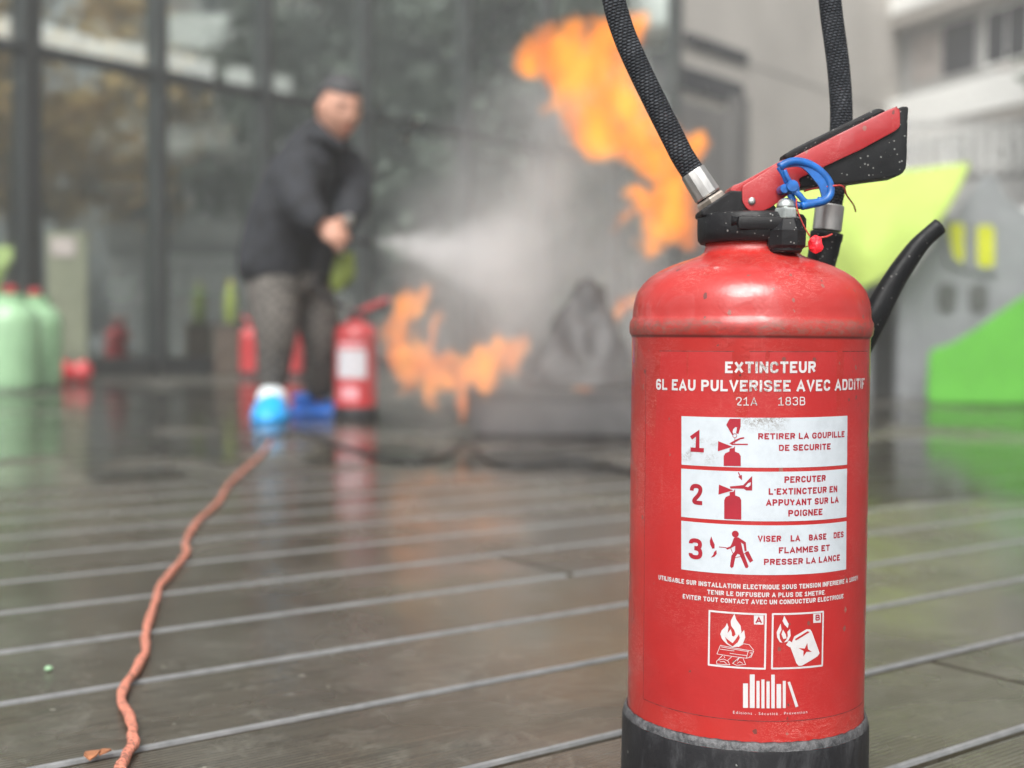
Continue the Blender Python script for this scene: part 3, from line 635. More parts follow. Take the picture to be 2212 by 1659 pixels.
for s in (-1, 1): obj('foot', boxbm(Vector((s*wd*.35, .02, .015)), (.04, .25, .03)), M['mid_frame'], t)
obj('notice', boxbm(Vector((-.02, -.004, hh-.1)), (wd*.6, .006, .12)), M['brown_blind'], t)
t, wd, hh = stand('dark_crate', 'low dark crate inside the glass under a white sack', 'crate', 182, 305, 655, 800, M['win_dark'], .3, 9.6)
obj('lid', boxbm(Vector((0, .15, hh+.012)), (wd+.02, .32, .02), None, .004), M['interior_dark'], t)
for dz in (.12, .26): obj('slat', boxbm(Vector((0, -.008, dz)), (wd*.96, .012, .05)), M['interior'], t)
s0 = at(250, 628, 9.7)
sk = thing('white_sack', 'crumpled white sack lying on the dark crate', 'sack', (s0.x, 9.75, hh+.022))
bm = bmesh.new(); bmesh.ops.create_icosphere(bm, subdivisions=4, radius=1, matrix=Matrix.Translation((0, 0, .075))@Matrix.Diagonal((.12, .09, .09, 1)))
for v in bm.verts: v.co += v.co.normalized()*.03*noise.noise(v.co*14); v.co.z = max(v.co.z, 0)
obj('body', bm, M['white_cloth'], sk, True); obj('tied_neck', tube(catmull([(.06, 0, .12), (.1, 0, .16), (.12, 0, .21)], 5), [.03-.0015*i for i in range(11)], 10), M['white_cloth'], sk, True)
t, wd, hh = stand('white_bin', 'low white bin on the floor left of the second post', 'bin', 165, 335, 715, 808, M['grey_wall'], .25, 10.6)
obj('rim', boxbm(Vector((0, .125, hh)), (wd+.03, .28, .03), None, .006), M['white'], t)
def hard_hat(x, y, Y, label, tilt):
    p = at(x, y, Y); t = thing('hard_hat', label, 'hard hat', (p.x, Y, 0), 'yellow hard hats by the glass')
    bm = bmesh.new(); bmesh.ops.create_uvsphere(bm, u_segments=24, v_segments=16, radius=1, matrix=Matrix.Diagonal((.09, .11, .11, 1)))
    bmesh.ops.bisect_plane(bm, geom=bm.verts[:]+bm.edges[:]+bm.faces[:], plane_co=(0, 0, 0), plane_no=(0, 0, -1), clear_outer=True)
    sh = obj('shell', bm, M['yellow_hat'], t, True); br = obj('brim', lathe([(.095, -.004), (.135, -.010), (.137, -.004), (.10, .006)], 28, cap=False), M['yellow_hat'], t, True)
    for o in (sh, br): o.rotation_euler = (tilt, 0, .4); o.location = (0, 0, .13)
    obj('strap', tube(catmull([(-.08, 0, .12), (-.03, -.03, .03), (.05, -.02, .02), (.08, 0, .12)], 5), .006, 6), M['black_hose'], t)
hard_hat(235, 748, 10.2, 'yellow hard hat tilted towards the camera left of the second post', 1.2)
hard_hat(307, 748, 10.4, 'yellow hard hat half behind the second post', .7)
# inside the room
t, wd, hh = stand('brown_cabinet', 'low brown cabinet behind the glass right of the second post', 'cabinet', 362, 462, 640, 800, M['cardboard'], .4, 11.2)
obj('door', boxbm(Vector((0, -.006, hh/2)), (wd*.85, .01, hh*.8)), M['cardboard'], t); obj('top', boxbm(Vector((0, .2, hh+.01)), (wd+.03, .44, .02)), M['interior'], t)
def table(x0, x1, y, Y, label):
    a, b = at(x0, y, Y), at(x1, y, Y); t = thing('table', label, 'table', ((a.x+b.x)/2, Y, 0), 'white tables inside the glass'); wd = b.x-a.x
    obj('tabletop', boxbm(Vector((0, .3, a.z)), (wd, .6, .08), None, .008), M['white_wall'], t)
    for sx in (-1, 1):
        for sy in (.05, .55): obj('leg', boxbm(Vector((sx*(wd/2-.04), sy, a.z/2-.02)), (.04, .04, a.z-.04)), M['mid_frame'], t)
table(355, 500, 560, 10.9, 'white table inside between the second and third posts')
table(205, 330, 405, 11.4, 'high white counter inside left of the second post')
def chair(x, Y, label, mat):
    p = at(x, 600, Y); t = thing('chair', label, 'chair', (p.x, Y, 0), 'chairs inside the glass')
    obj('seat', boxbm(Vector((0, 0, .45)), (.42, .42, .04), None, .012), mat, t); obj('backrest', boxbm(Vector((0, .2, .75)), (.42, .03, .42), None, .012), mat, t)
    for sx in (-1, 1):
        for sy in (-1, 1): obj('leg', boxbm(Vector((sx*.18, sy*.18, .215)), (.03, .03, .43)), M['mid_frame'], t)
chair(395, 11.9, 'grey chair inside behind the brown cabinet', M['white_wall']); chair(285, 12.0, 'dark chair inside behind the white sack', M['interior'])
chair(465, 12.1, 'pale chair inside close to the third post', M['white_wall'])
# bin with a green bottle, left of the man's legs
t, wd, hh = stand('dark_bin', 'dark red brown bin behind the man with a lime bottle on top', 'bin', 462, 515, 700, 805, M['bark'], .2, 9.9)
obj('rim', boxbm(Vector((0, .1, hh)), (wd+.02, .22, .02), None, .004), M['steel'], t)
lb = thing('lime_bottle', 'slim lime green bottle standing on the dark bin', 'bottle', (at(495, 700, 9.95).x, 10.0, hh+.011))
obj('body', lathe([(.045, 0), (.05, .01), (.05, .22), (.03, .27), (.018, .30)], 20), M['lime'], lb, 50); obj('cap', lathe([(.02, .30), (.02, .33)], 14), M['yellow_hat'], lb)

# ------------------------------------------------------------------ fire training tray, post and flames
Yt = 3.75
q0, q1 = at(1014, 965, Yt), at(1475, 965, Yt); zt = at(1100, 852, Yt).z
ft = thing('fire_tray', 'sooty grey steel fire training box with a charred heap on top, among the flames', 'fire tray', ((q0.x+q1.x)/2, Yt, 0))
wd = q1.x-q0.x
obj('tank', boxbm(Vector((0, .24, (zt+.02)/2)), (wd, .48, zt-.02), None, .012), M['box_grey'], ft)
obj('rim', boxbm(Vector((0, .24, zt+.002)), (wd+.03, .51, .018), None, .004), M['steel'], ft)
for sx in (-1, 1): obj('side_handle', tube(catmull([(sx*(wd/2+.002), .16, .10), (sx*(wd/2+.03), .16, .10), (sx*(wd/2+.03), .32, .10), (sx*(wd/2+.002), .32, .10)], 4), .006, 8), M['steel'], ft)
xh = at(1268, 700, Yt+.25).x-(q0.x+q1.x)/2; zh = at(1268, 640, Yt+.25).z; ztp = at(1260, 430, Yt+.25).z
zh = zt+.02; bm = bmesh.new(); bmesh.ops.create_icosphere(bm, subdivisions=4, radius=1)
for v in bm.verts:
    z = (v.co.z+1)/2; s_c = 1/max(.3, math.sqrt(max(0, 1-v.co.z**2))); w_ = (.17*(1-z)**.95+.028)*s_c; n_ = 1+.30*noise.noise(v.co*1.8)+.22*noise.noise(v.co*6)
    v.co = Vector((xh+v.co.x*w_*n_, .25+v.co.y*w_*.8*n_, zt+.012+z*.33*(1+.15*noise.noise(v.co*3))))
obj('charred_heap', bm, M['steel'], ft, True)
# hoses and cables on the deck
def deck_path(pts, r, n=6, z=None): return [Vector((p.x, p.y, r if z is None else z)) for p in catmull([ground(*q) for q in pts], n)]
tag(obj('gas_hose', tube(deck_path([(560, 955), (640, 935), (720, 962), (800, 985), (880, 1003), (960, 990), (1008, 955)], .005), .005, 10), M['black_hose'], None, True),
    'black gas hose curving over the deck from the fire tray to the blue shoe', 'hose')
tag(obj('gas_hose', tube(deck_path([(1020, 968), (1060, 1002), (1130, 1010), (1230, 1003), (1330, 1012), (1420, 1040)], .005), .005, 10), M['black_hose'], None, True),
    'second black hose lying along the front of the fire tray', 'hose')
cp = [(585, 955), (560, 990), (500, 1045), (470, 1090), (430, 1130), (402, 1175), (400, 1205), (370, 1245), (342, 1280), (335, 1310), (325, 1345), (312, 1385), (315, 1412), (300, 1450), (268, 1495), (262, 1520), (284, 1570), (286, 1610), (268, 1659), (262, 1700)]
path = deck_path(cp, .0045, 10)
for i, p in enumerate(path): p.x += .0018*noise.noise(Vector((i*.2, 0, 0))); p.y += .001*noise.noise(Vector((i*.3, 5, 0)))
def cable_r(p): return .0052
cb_ = thing('orange_cable', 'orange ribbed cable winding over the wet deck towards the camera', 'cable', (0, 0, 0))
bm = tube(path, [.0038+.0004*noise.noise(Vector((i*.9, 3, 0))) for i in range(len(path))], 10); obj('sheath', bm, M['cable'], cb_, True)
bm = tube([p+Vector((.0026*math.cos(i*.22), .001*math.sin(i*.22), .0006)) for i, p in enumerate(path)], .0030, 8); obj('twin_strand', bm, M['cable'], cb_, True)

def vol_mat(name, emit=None, estr=0, absorb=None, adens=0, scat=None, sdens=0, nscale=6, lo=.4, hi=.6, stretch=(1, 1, .6), core=None, aniso=.3, fade=None):
    m = NT(name); c = m.coord(scale=stretch); n = m.noise(c, nscale, 4, .62, .7)
    d = m.ramp(n, lo, hi, 0, 1); sh = None
    if emit:
        e = m.n('ShaderNodeEmission'); n2 = m.noise(m.coord(scale=stretch, loc=(3, 1, 2)), nscale*.9, 5, .7)
        m.l(m.mix(m.ramp(n2, .44, .64), emit, core), e.inputs[0]); m.l(m.math('MULTIPLY', d, estr), e.inputs[1])
        a = m.n('ShaderNodeVolumeAbsorption'); a.inputs[0].default_value = (.0, .0, .0, 1); m.l(m.math('MULTIPLY', d, adens), a.inputs[1])
        ad = m.n('ShaderNodeAddShader'); m.l(e.outputs[0], ad.inputs[0]); m.l(a.outputs[0], ad.inputs[1]); sh = ad.outputs[0]
    else:
        s = m.n('ShaderNodeVolumeScatter'); s.inputs['Color'].default_value = (*scat, 1); s.inputs['Anisotropy'].default_value = aniso
        
        if fade:
            sx_ = m.n('ShaderNodeSeparateXYZ'); m.l(m.coord(), sx_.inputs[0]); d = m.math('MULTIPLY', d, m.math('POWER', m.ramp(sx_.outputs[0], fade[0], fade[1], 1, 0), 1.6))
        m.l(m.math('MULTIPLY', d, sdens), s.inputs['Density']); sh = s.outputs[0]
    m.l(sh, m.out.inputs['Volume']); return m.m
M['flame'] = vol_mat('flame', (.55, .155, .055), 19, adens=17, nscale=15, lo=.41, hi=.52, core=(1.20, .42, .065))
M['flame_top'] = vol_mat('flame_top', (.62, .165, .040), 12, adens=10, nscale=12, lo=.415, hi=.50, core=(1.35, .46, .045))
M['smoke'] = vol_mat('smoke', scat=(.97, .96, .97), sdens=3.0, nscale=3.2, lo=.30, hi=.72)
M['steam'] = vol_mat('dense_steam', scat=(.98, .98, .98), sdens=6.0, nscale=4.5, lo=.30, hi=.72)
M['veil'] = vol_mat('steam_veil', scat=(.97, .96, .97), sdens=2.0, nscale=3.0, lo=.34, hi=.66)
M['spray'] = vol_mat('spray', scat=(.99, .99, 1.0), sdens=34.0, nscale=9, lo=.28, hi=.68, stretch=(.35, 1, 1), fade=(-.48, .24))
def puff(polys, Y, thick, name, mat, label, cat, step=.012, seed=0, parent=None, soft=0):
    """closed billowing body with a measured outline, thick in depth"""
    bmv, faces = {}, []; verts = []
    for poly in polys:
        P = [a2(x, y, Y) for x, y in poly]
        xs = [p[0] for p in P]; zs = [p[1] for p in P]; n = len(P)
        def sd(x, z):
            ins = False; dm = 9
            for i in range(n):
                x1, z1 = P[i]; x2, z2 = P[(i+1) % n]
                if (z1 > z) != (z2 > z) and x < (x2-x1)*(z-z1)/(z2-z1)+x1: ins = not ins
                dx, dz = x2-x1, z2-z1; t = max(0, min(1, ((x-x1)*dx+(z-z1)*dz)/(dx*dx+dz*dz+1e-12)))
                dm = min(dm, math.hypot(x-x1-t*dx, z-z1-t*dz))
            return dm if ins else -dm
        nx = int((max(xs)-min(xs))/step)+3; nz = int((max(zs)-min(zs))/step)+3; x0, z0 = min(xs)-step, min(zs)-step; base = len(verts)
        H = {}
        for j in range(nz):
            for i in range(nx):
                x, z = x0+i*step, z0+j*step; d = sd(x, z)+.012*noise.noise(Vector((x*30, z*30, seed)))
                H[i, j] = d
        idx = {}
        def vid(i, j, s):
            d = H[i, j]; k = (i, j, s if d > step*.2 else 0)
            if k not in idx:
                x, z = x0+i*step, z0+j*step
                h = 0 if d <= step*.2 else (thick*(1-math.exp(-(d*soft/thick)**1.6)) if soft else min(thick, (d*2.2)**.6*thick**.4*.55))*(1+.35*noise.noise(Vector((x*9, z*9, seed+s))))
                idx[k] = len(verts); verts.append((x, Y+s*h+.10*noise.noise(Vector((x*2.2, z*2.2, seed+7))), z))
            return idx[k]
        for j in range(nz-1):
            for i in range(nx-1):
                if max(H[i, j], H[i+1, j], H[i, j+1], H[i+1, j+1]) <= step*.2: continue
                q = [(i, j), (i+1, j), (i+1, j+1), (i, j+1)]
                faces.append([vid(*a_, -1) for a_ in q]); faces.append([vid(*a_, 1) for a_ in q][::-1])
    o = obj(name, (verts, [], faces), mat, parent); tag(o, label, cat); return o
U = lambda L, f: [f(p) for p in L]
c5 = lambda p: (1026+p[0]*.3581, p[1]*.3581)
c4 = lambda p: (702+p[0]*.3581, 486+p[1]*.3581)
up1 = U([(225, 420), (250, 300), (370, 165), (560, 75), (700, 70), (860, 75), (950, 55), (1045, 50), (1060, 150), (1010, 260), (960, 420), (1000, 560), (1110, 620), (1200, 720), (1290, 810), (1390, 800), (1415, 870), (1350, 960), (1290, 1060), (1330, 1230), (1345, 1400), (1350, 1530), (1280, 1500), (1190, 1490), (1020, 1580), (950, 1450), (985, 1320), (910, 1330), (830, 1400), (850, 1330), (930, 1240), (870, 1170), (930, 1110), (1060, 1150), (1020, 1080), (930, 1000), (820, 960), (700, 970), (580, 890), (540, 780), (480, 680), (410, 680), (445, 560), (400, 470), (330, 512)], c5)
puff([up1], 3.95, .22, 'flame', M['flame_top'], 'tall rolling orange flame rising behind the red hose fitting', 'flame', .016, 2)
lo1 = U([(320, 600), (400, 545), (450, 400), (500, 350), (560, 420), (575, 340), (640, 350), (640, 430), (600, 500), (575, 560), (560, 640), (600, 700), (620, 620), (700, 470), (740, 520), (690, 660), (660, 760), (760, 740), (850, 800), (900, 710), (980, 720), (1040, 650), (1100, 690), (1180, 640), (1240, 660), (1240, 740), (1180, 860), (1140, 930), (1060, 900), (1060, 950), (990, 1050), (940, 1050), (880, 960), (860, 1060), (870, 1240), (830, 1270), (800, 1080), (790, 1010), (700, 1010), (690, 1140), (650, 1130), (590, 1050), (560, 950), (510, 1030), (460, 1010), (440, 940), (380, 850), (365, 740), (330, 660)], c4)
puff([lo1], 3.70, .14, 'flame', M['flame'], 'broad low orange flames licking left of the fire tray', 'flame', .014, 5)
lo2 = U([(1740, 520), (1780, 440), (1860, 410), (1900, 380), (1960, 480), (1900, 520), (1850, 500), (1780, 560), (1750, 590)], c4)
puff([lo2], 4.0, .08, 'flame', M['flame'], 'small orange flame lick just left of the extinguisher shoulder', 'flame', .012, 9)
lo3 = U([(1500, 985), (1530, 960), (1580, 975), (1640, 985), (1620, 1002), (1540, 1005)], c4)
puff([lo3], 3.74, .04, 'flame', M['flame'], 'tiny flame on the rim of the fire tray', 'flame', .010, 11)
sm1 = [(780, 520), (840, 380), (930, 250), (1040, 120), (1180, 40), (1330, 30), (1480, 120), (1530, 300), (1500, 620), (1430, 800), (1370, 900), (1250, 900), (1120, 860), (1000, 760), (900, 690), (820, 620)]
tag(puff([sm1], 4.40, .34, 'smoke_cloud', M['smoke'], 'grey white smoke and steam drifting behind the flames', 'smoke', .03, 21, soft=.9), kind='stuff')
sm2 = [(900, 380), (1060, 320), (1240, 330), (1440, 400), (1540, 700), (1480, 980), (1330, 1060), (1060, 1060), (900, 1020), (780, 900), (720, 740), (760, 600), (820, 480)]
tag(puff([sm2], 3.45, .16, 'smoke_veil', M['veil'], 'thin veil of steam in front of the fire tray', 'smoke', .03, 27, soft=.8), kind='stuff')
sm3 = [(880, 560), (960, 440), (1080, 330), (1180, 270), (1240, 300), (1250, 460), (1250, 640), (1200, 760), (1090, 810), (980, 740), (900, 650)]
tag(puff([sm3], 4.05, .22, 'steam_cloud', M['steam'], 'dense pale steam where the water jet meets the fire', 'smoke', .03, 41, soft=.9), kind='stuff')
sp = [(800, 520), (812, 509), (880, 500), (980, 470), (1100, 450), (1220, 480), (1280, 580), (1230, 700), (1100, 680), (990, 630), (900, 580), (830, 540)]
tag(puff([sp], 4.2, .11, 'water_spray', M['spray'], 'white jet of water mist sprayed from the nozzle towards the fire', 'water spray', .012, 31, soft=1.3), kind='stuff')
# ------------------------------------------------------------------ the red extinguisher in front
EX, EY, ER = .1626, .8659, .0802
ext = thing('fire_extinguisher', 'large worn red water extinguisher with labels and blue pin, sharp in the foreground', 'fire extinguisher', (EX, EY, 0))
prof = [(.070, .012), (.0795, .020), (.0802, .05), (.0802, .2), (.0802, .3070), (.0806, .3082), (.0818, .3102), (.0822, .3140), (.0818, .3178), (.0806, .3198), (.0801, .3215),
        (.0799, .3260), (.0791, .3320), (.0772, .3378), (.0737, .3432), (.0690, .3480), (.0626, .3523), (.0545, .3562), (.0457, .3594), (.0385, .3618), (.0345, .3635), (.0322, .3655), (.0312, .3680), (.0308, .3740)]
# light dents in the lower edge of the shell
bm = lathe(prof, 128)
for v in bm.verts:
    if .30 < v.co.z < .33:
        a = math.atan2(v.co.y, v.co.x); v.co += Vector((math.cos(a), math.sin(a), 0))*.0005*noise.noise(Vector((a*9, v.co.z*60, 1)))
body = obj('body', bm, M['red'], ext, True)
skirt = lathe([(.0835, .0), (.0842, .004), (.0838, .0455), (.0832, .0478)], 128, cap=False); 
for v in skirt.verts:
    a = math.atan2(v.co.y, v.co.x); v.co.z += .0009*noise.noise(Vector((a*7, 0, 3)))*(v.co.z > .04)
obj('base_skirt', skirt, M['rubber'], ext, True)
rim = lathe([(.0832, .0478), (.0828, .0497), (.0818, .0525), (.0806, .0532), (.0803, .0500)], 128, cap=False)
for v in rim.verts:
    a = math.atan2(v.co.y, v.co.x); k = 1 if v.co.z > .0525 else .6
    v.co += Vector((math.cos(a), math.sin(a), 0))*.0005*noise.noise(Vector((a*22, v.co.z*300, 1))); v.co.z += .0007*noise.noise(Vector((a*14, 4, 2)))*k
rim_ = obj('skirt_rim', rim, M['rim'], ext, True)
# --- label wrapped on the cylinder, measured in millimetres (u = arc from the front, v = height)
def wrap(bm, off):
    """slice flat artwork (x=u mm, y=v mm, z=0) into strips and roll it on to the shell"""
    xs = [v.co.x for v in bm.verts]; x = math.floor(min(xs)/2)*2
    while x < max(xs):
        if x > min(xs)+.01: bmesh.ops.bisect_plane(bm, geom=bm.verts[:]+bm.edges[:]+bm.faces[:], plane_co=(x, 0, 0), plane_no=(1, 0, 0), dist=1e-5)
        x += 2.5
    for v in bm.verts:
        a = v.co.x/1000/ER; r = ER+off; v.co = Vector((r*math.sin(a), -r*math.cos(a), v.co.y/1000))
    for f in bm.faces:
        if f.normal.length == 0: f.normal_update()
    bm.normal_update()
    for f in bm.faces:
        c = f.calc_center_median()
        if f.normal.dot(Vector((c.x, c.y, 0))) < 0: f.normal_flip()
    return bm
def poly2(pts, bm=None):
    bm = bm or bmesh.new(); vv = [bm.verts.new((p[0], p[1], 0)) for p in pts]; f = bm.faces.new(vv)
    bmesh.ops.triangulate(bm, faces=[f]); return bm
lab = obj('label', wrap(poly2([(-92, 66.6), (90, 66.2), (87.5, 299.4), (-94.2, 298.2)]), .00012), M['label_red'], ext, True)
edge = bmesh.new()
for a, b in (((-94.2, 298.2), (87.5, 299.4)), ((-92, 66.6), (90, 66.2)), ((-94.2, 298.2), (-92, 66.6))):
    a, b = Vector(a), Vector(b); t = (b-a).normalized(); n_ = Vector((-t.y, t.x))*.22; poly2([a-n_, b-n_, b+n_, a+n_], edge)
obj('label_edge', wrap(edge, .00016), simple('label_edge_grime', (.12, .03, .03), .7, var=.6, vscale=200), lab)
for i, q in enumerate(([(-58.4, 225.8), (56.4, 226.9), (55.8, 258.3), (-59, 256.9)], [(-58.1, 192.3), (56.8, 193.2), (56.5, 224.4), (-58.6, 223.3)], [(-57.5, 158.5), (57.5, 159.5), (56.9, 190.6), (-58, 189.8)])):
    obj('instruction_panel', wrap(poly2(q), .00030), M['white_print'], lab, True)
def line2(pts, w_, bm):
    pts = [Vector(p) for p in pts]
    for a, b in zip(pts, pts[1:]):
        t = (b-a).normalized(); n_ = Vector((-t.y, t.x))*w_/2; e = t*w_*.3; poly2([a-n_-e, b-n_+e, b+n_+e, a+n_-e], bm)
def disc(c, r, bm, ring=0, n=20):
    if not ring: poly2([(c[0]+r*math.cos(6.283*i/n), c[1]+r*math.sin(6.283*i/n)) for i in range(n)], bm)
    else: line2([(c[0]+r*math.cos(6.283*i/n), c[1]+r*math.sin(6.283*i/n)) for i in range(n+1)], ring, bm)
bm = bmesh.new()
for p in ART['red']: poly2(p, bm)
for p, w_ in zip(ART['redline'], (.35, .7, .5, .4)): line2(p, w_, bm)
(c0, e0), (c1, e1) = ART['circ']; disc(c0, 1.25, bm, .35); disc(c1, 2.15, bm)
obj('pictogram', wrap(bm, .00042), M['red_print'], lab)
obj('pictogram', wrap(poly2(ART['whole'][0]), .00055), M['white_print'], lab)
bm = bmesh.new()
for p in ART['white']: poly2(p, bm)
for p in ART['wline']: line2(p, .34, bm)
for (x0, x1, y0, y1) in ((-38, -1.6, 99.2, 134.8), (1.6, 37.6, 99.4, 135)):
    line2([(x0+.6, y0+.6), (x1-.6, y0+.6), (x1-.6, y1-.6), (x0+.6, y1-.6), (x0+.6, y0+.6)], 1.15, bm)
obj('pictogram', wrap(bm, .00030), M['white_text'], lab)
for p in ART['redin']: obj('pictogram', wrap(poly2(p), .00042), M['label_red'], lab)
bm = bmesh.new()
for p in ART['bars']: poly2(p, bm)
obj('emblem', wrap(bm, .00030), M['white_text'], lab)
def text(s, x0, x1, y, h, mat, bold=.02, off=.00042, tilt=.012, space=1.0, spw=1.0):
    cu = bpy.data.curves.new('lettering', 'FONT'); cu.body = s; cu.size = 10; cu.offset = bold; cu.space_character = space; cu.space_word = spw; cu.resolution_u = 3
    o = bpy.data.objects.new('tmp', cu); col.objects.link(o); dg = bpy.context.evaluated_depsgraph_get()
    me = bpy.data.meshes.new_from_object(o.evaluated_get(dg)); bpy.data.objects.remove(o)
    bm = bmesh.new(); bm.from_mesh(me); bpy.data.meshes.remove(me)
    a, b = min(v.co.x for v in bm.verts), max(v.co.x for v in bm.verts)
    for v in bm.verts:
        u = (v.co.x-a)/(b-a); v.co = Vector((x0+(x1-x0)*u, y+v.co.y*h/CAPH+tilt*(x0+(x1-x0)*u-x0), 0))
    bmesh.ops.remove_doubles(bm, verts=bm.verts, dist=1e-4)
    obj('lettering', wrap(bm, off), mat, lab)
def caph():
    cu = bpy.data.curves.new('t', 'FONT'); cu.body = 'E'; cu.size = 10; o = bpy.data.objects.new('t', cu); col.objects.link(o)
    me = bpy.data.meshes.new_from_object(o.evaluated_get(bpy.context.evaluated_depsgraph_get())); bpy.data.objects.remove(o)
    return max(v.co.y for v in me.vertices)
CAPH = caph()
GL = {'A': (.62, [[(0, 0), (.5, 1), (1, 0)], [(.2, .26), (.8, .26)]], 0), 'B': (.54, [[(0, 0), (0, 1), (.92, 1), (.92, .53), (0, .53)], [(0, .53), (1, .53), (1, 0), (0, 0)]], .24),
 'C': (.54, [[(1, .70), (1, 1), (0, 1), (0, 0), (1, 0), (1, .30)]], .3), 'D': (.55, [[(0, 0), (0, 1), (1, 1), (1, 0), (0, 0)]], .26), 'E': (.48, [[(1, 1), (0, 1), (0, 0), (1, 0)], [(0, .52), (.88, .52)]], 0),
 'F': (.46, [[(1, 1), (0, 1), (0, 0)], [(0, .50), (.86, .50)]], 0), 'G': (.56, [[(1, .72), (1, 1), (0, 1), (0, 0), (1, 0), (1, .46), (.55, .46)]], .3), 'I': (.0, [[(0, 0), (0, 1)]], 0),
 'L': (.46, [[(0, 1), (0, 0), (1, 0)]], 0), 'M': (.68, [[(0, 0), (0, 1)], [(0, 1), (.5, .36), (1, 1)], [(1, 1), (1, 0)]], 0), 'N': (.56, [[(0, 0), (0, 1)], [(.02, 1), (.98, 0)], [(1, 0), (1, 1)]], 0),
 'O': (.56, [[(.5, 1), (0, 1), (0, 0), (1, 0), (1, 1), (.5, 1)]], .3), 'P': (.54, [[(0, 0), (0, 1), (1, 1), (1, .46), (0, .46)]], .26), 'Q': (.56, [[(.5, 1), (0, 1), (0, 0), (1, 0), (1, 1), (.5, 1)], [(.6, .22), (1.0, -.08)]], .3),
 'R': (.55, [[(0, 0), (0, 1), (1, 1), (1, .50), (0, .50)], [(.52, .50), (1, 0)]], .26), 'S': (.54, [[(1, .74), (1, 1), (0, 1), (0, .54), (1, .46), (1, 0), (0, 0), (0, .26)]], .25), 'T': (.54, [[(0, 1), (1, 1)], [(.5, 1), (.5, 0)]], 0),
 'U': (.56, [[(0, 1), (0, 0), (1, 0), (1, 1)]], .3), 'V': (.58, [[(0, 1), (.5, 0), (1, 1)]], 0), 'X': (.58, [[(0, 0), (1, 1)], [(0, 1), (1, 0)]], 0), 'Y': (.58, [[(0, 1), (.5, .46), (1, 1)], [(.5, .46), (.5, 0)]], 0),
 '1': (.50, [[(.02, .76), (.55, 1), (.55, 0)], [(.02, 0), (1, 0)]], 0), '2': (.52, [[(0, .70), (0, 1), (1, 1), (1, .56), (0, 0), (1, 0)]], .28), '3': (.52, [[(0, .80), (0, 1), (.95, 1), (.95, .54), (.38, .54)], [(.38, .54), (1, .54), (1, 0), (0, 0), (0, .22)]], .26),
 '6': (.52, [[(.98, .78), (.98, 1), (0, 1), (0, 0), (1, 0), (1, .56), (0, .50)]], .26), '8': (.52, [[(.5, .54), (.05, .54), (.05, 1), (.95, 1), (.95, .54), (.5, .54)], [(.5, .54), (0, .54), (0, 0), (1, 0), (1, .54), (.5, .54)]], .24),
 '0': (.52, [[(.5, 1), (0, 1), (0, 0), (1, 0), (1, 1), (.5, 1)]], .26), '.': (.0, [[(0, -.02), (0, .05)]], 0), "'": (.0, [[(0, .70), (0, 1.0)]], 0)}
def rpoly(pts, r, n=7):
    out = [Vector(pts[0])]
    for a, b, c in zip(pts, pts[1:], pts[2:]):
        e1 = .9 if a is pts[0] else .5; e2 = .9 if c is pts[-1] else .5
        a, b, c = Vector(a), Vector(b), Vector(c); d1, d2 = a-b, c-b
        if r <= 0: out.append(b); continue
        p, q = b+d1.normalized()*min(r*1.15, d1.length*e1), b+d2.normalized()*min(r*1.15, d2.length*e2)
        for j in range(n+1):
            t = j/n; out.append((1-t)**2*p+2*t*(1-t)*b+t*t*q)
    out.append(Vector(pts[-1])); return [p for i, p in enumerate(out) if i == 0 or (p-out[i-1]).length > 1e-4]
def stroke(P, w_, bm, z):
    n = len(P); L = []
    for i in range(n):
        if i == 0 or i == n-1:
            j = 0 if i == 0 else n-2; t = (P[j+1]-P[j]).normalized()
            if (P[0]-P[-1]).length < 1e-3:
                t1, t2 = (P[1]-P[0]).normalized(), (P[-1]-P[-2]).normalized(); t = (t1+t2).normalized()
            L.append(Vector((-t.y, t.x)))
        else:
            t1, t2 = (P[i]-P[i-1]).normalized(), (P[i+1]-P[i]).normalized(); n1, n2 = Vector((-t1.y, t1.x)), Vector((-t2.y, t2.x)); m_ = n1+n2
            if m_.length < .2: m_ = n1
            m_.normalize(); L.append(m_*min(1/max(m_.dot(n1), .1), 1.9))
    a = [bm.verts.new((p.x+d.x*w_/2, p.y+d.y*w_/2, z)) for p, d in zip(P, L)]; b = [bm.verts.new((p.x-d.x*w_/2, p.y-d.y*w_/2, z)) for p, d in zip(P, L)]
    for i in range(n-1): bm.faces.new((a[i], b[i], b[i+1], a[i+1]))
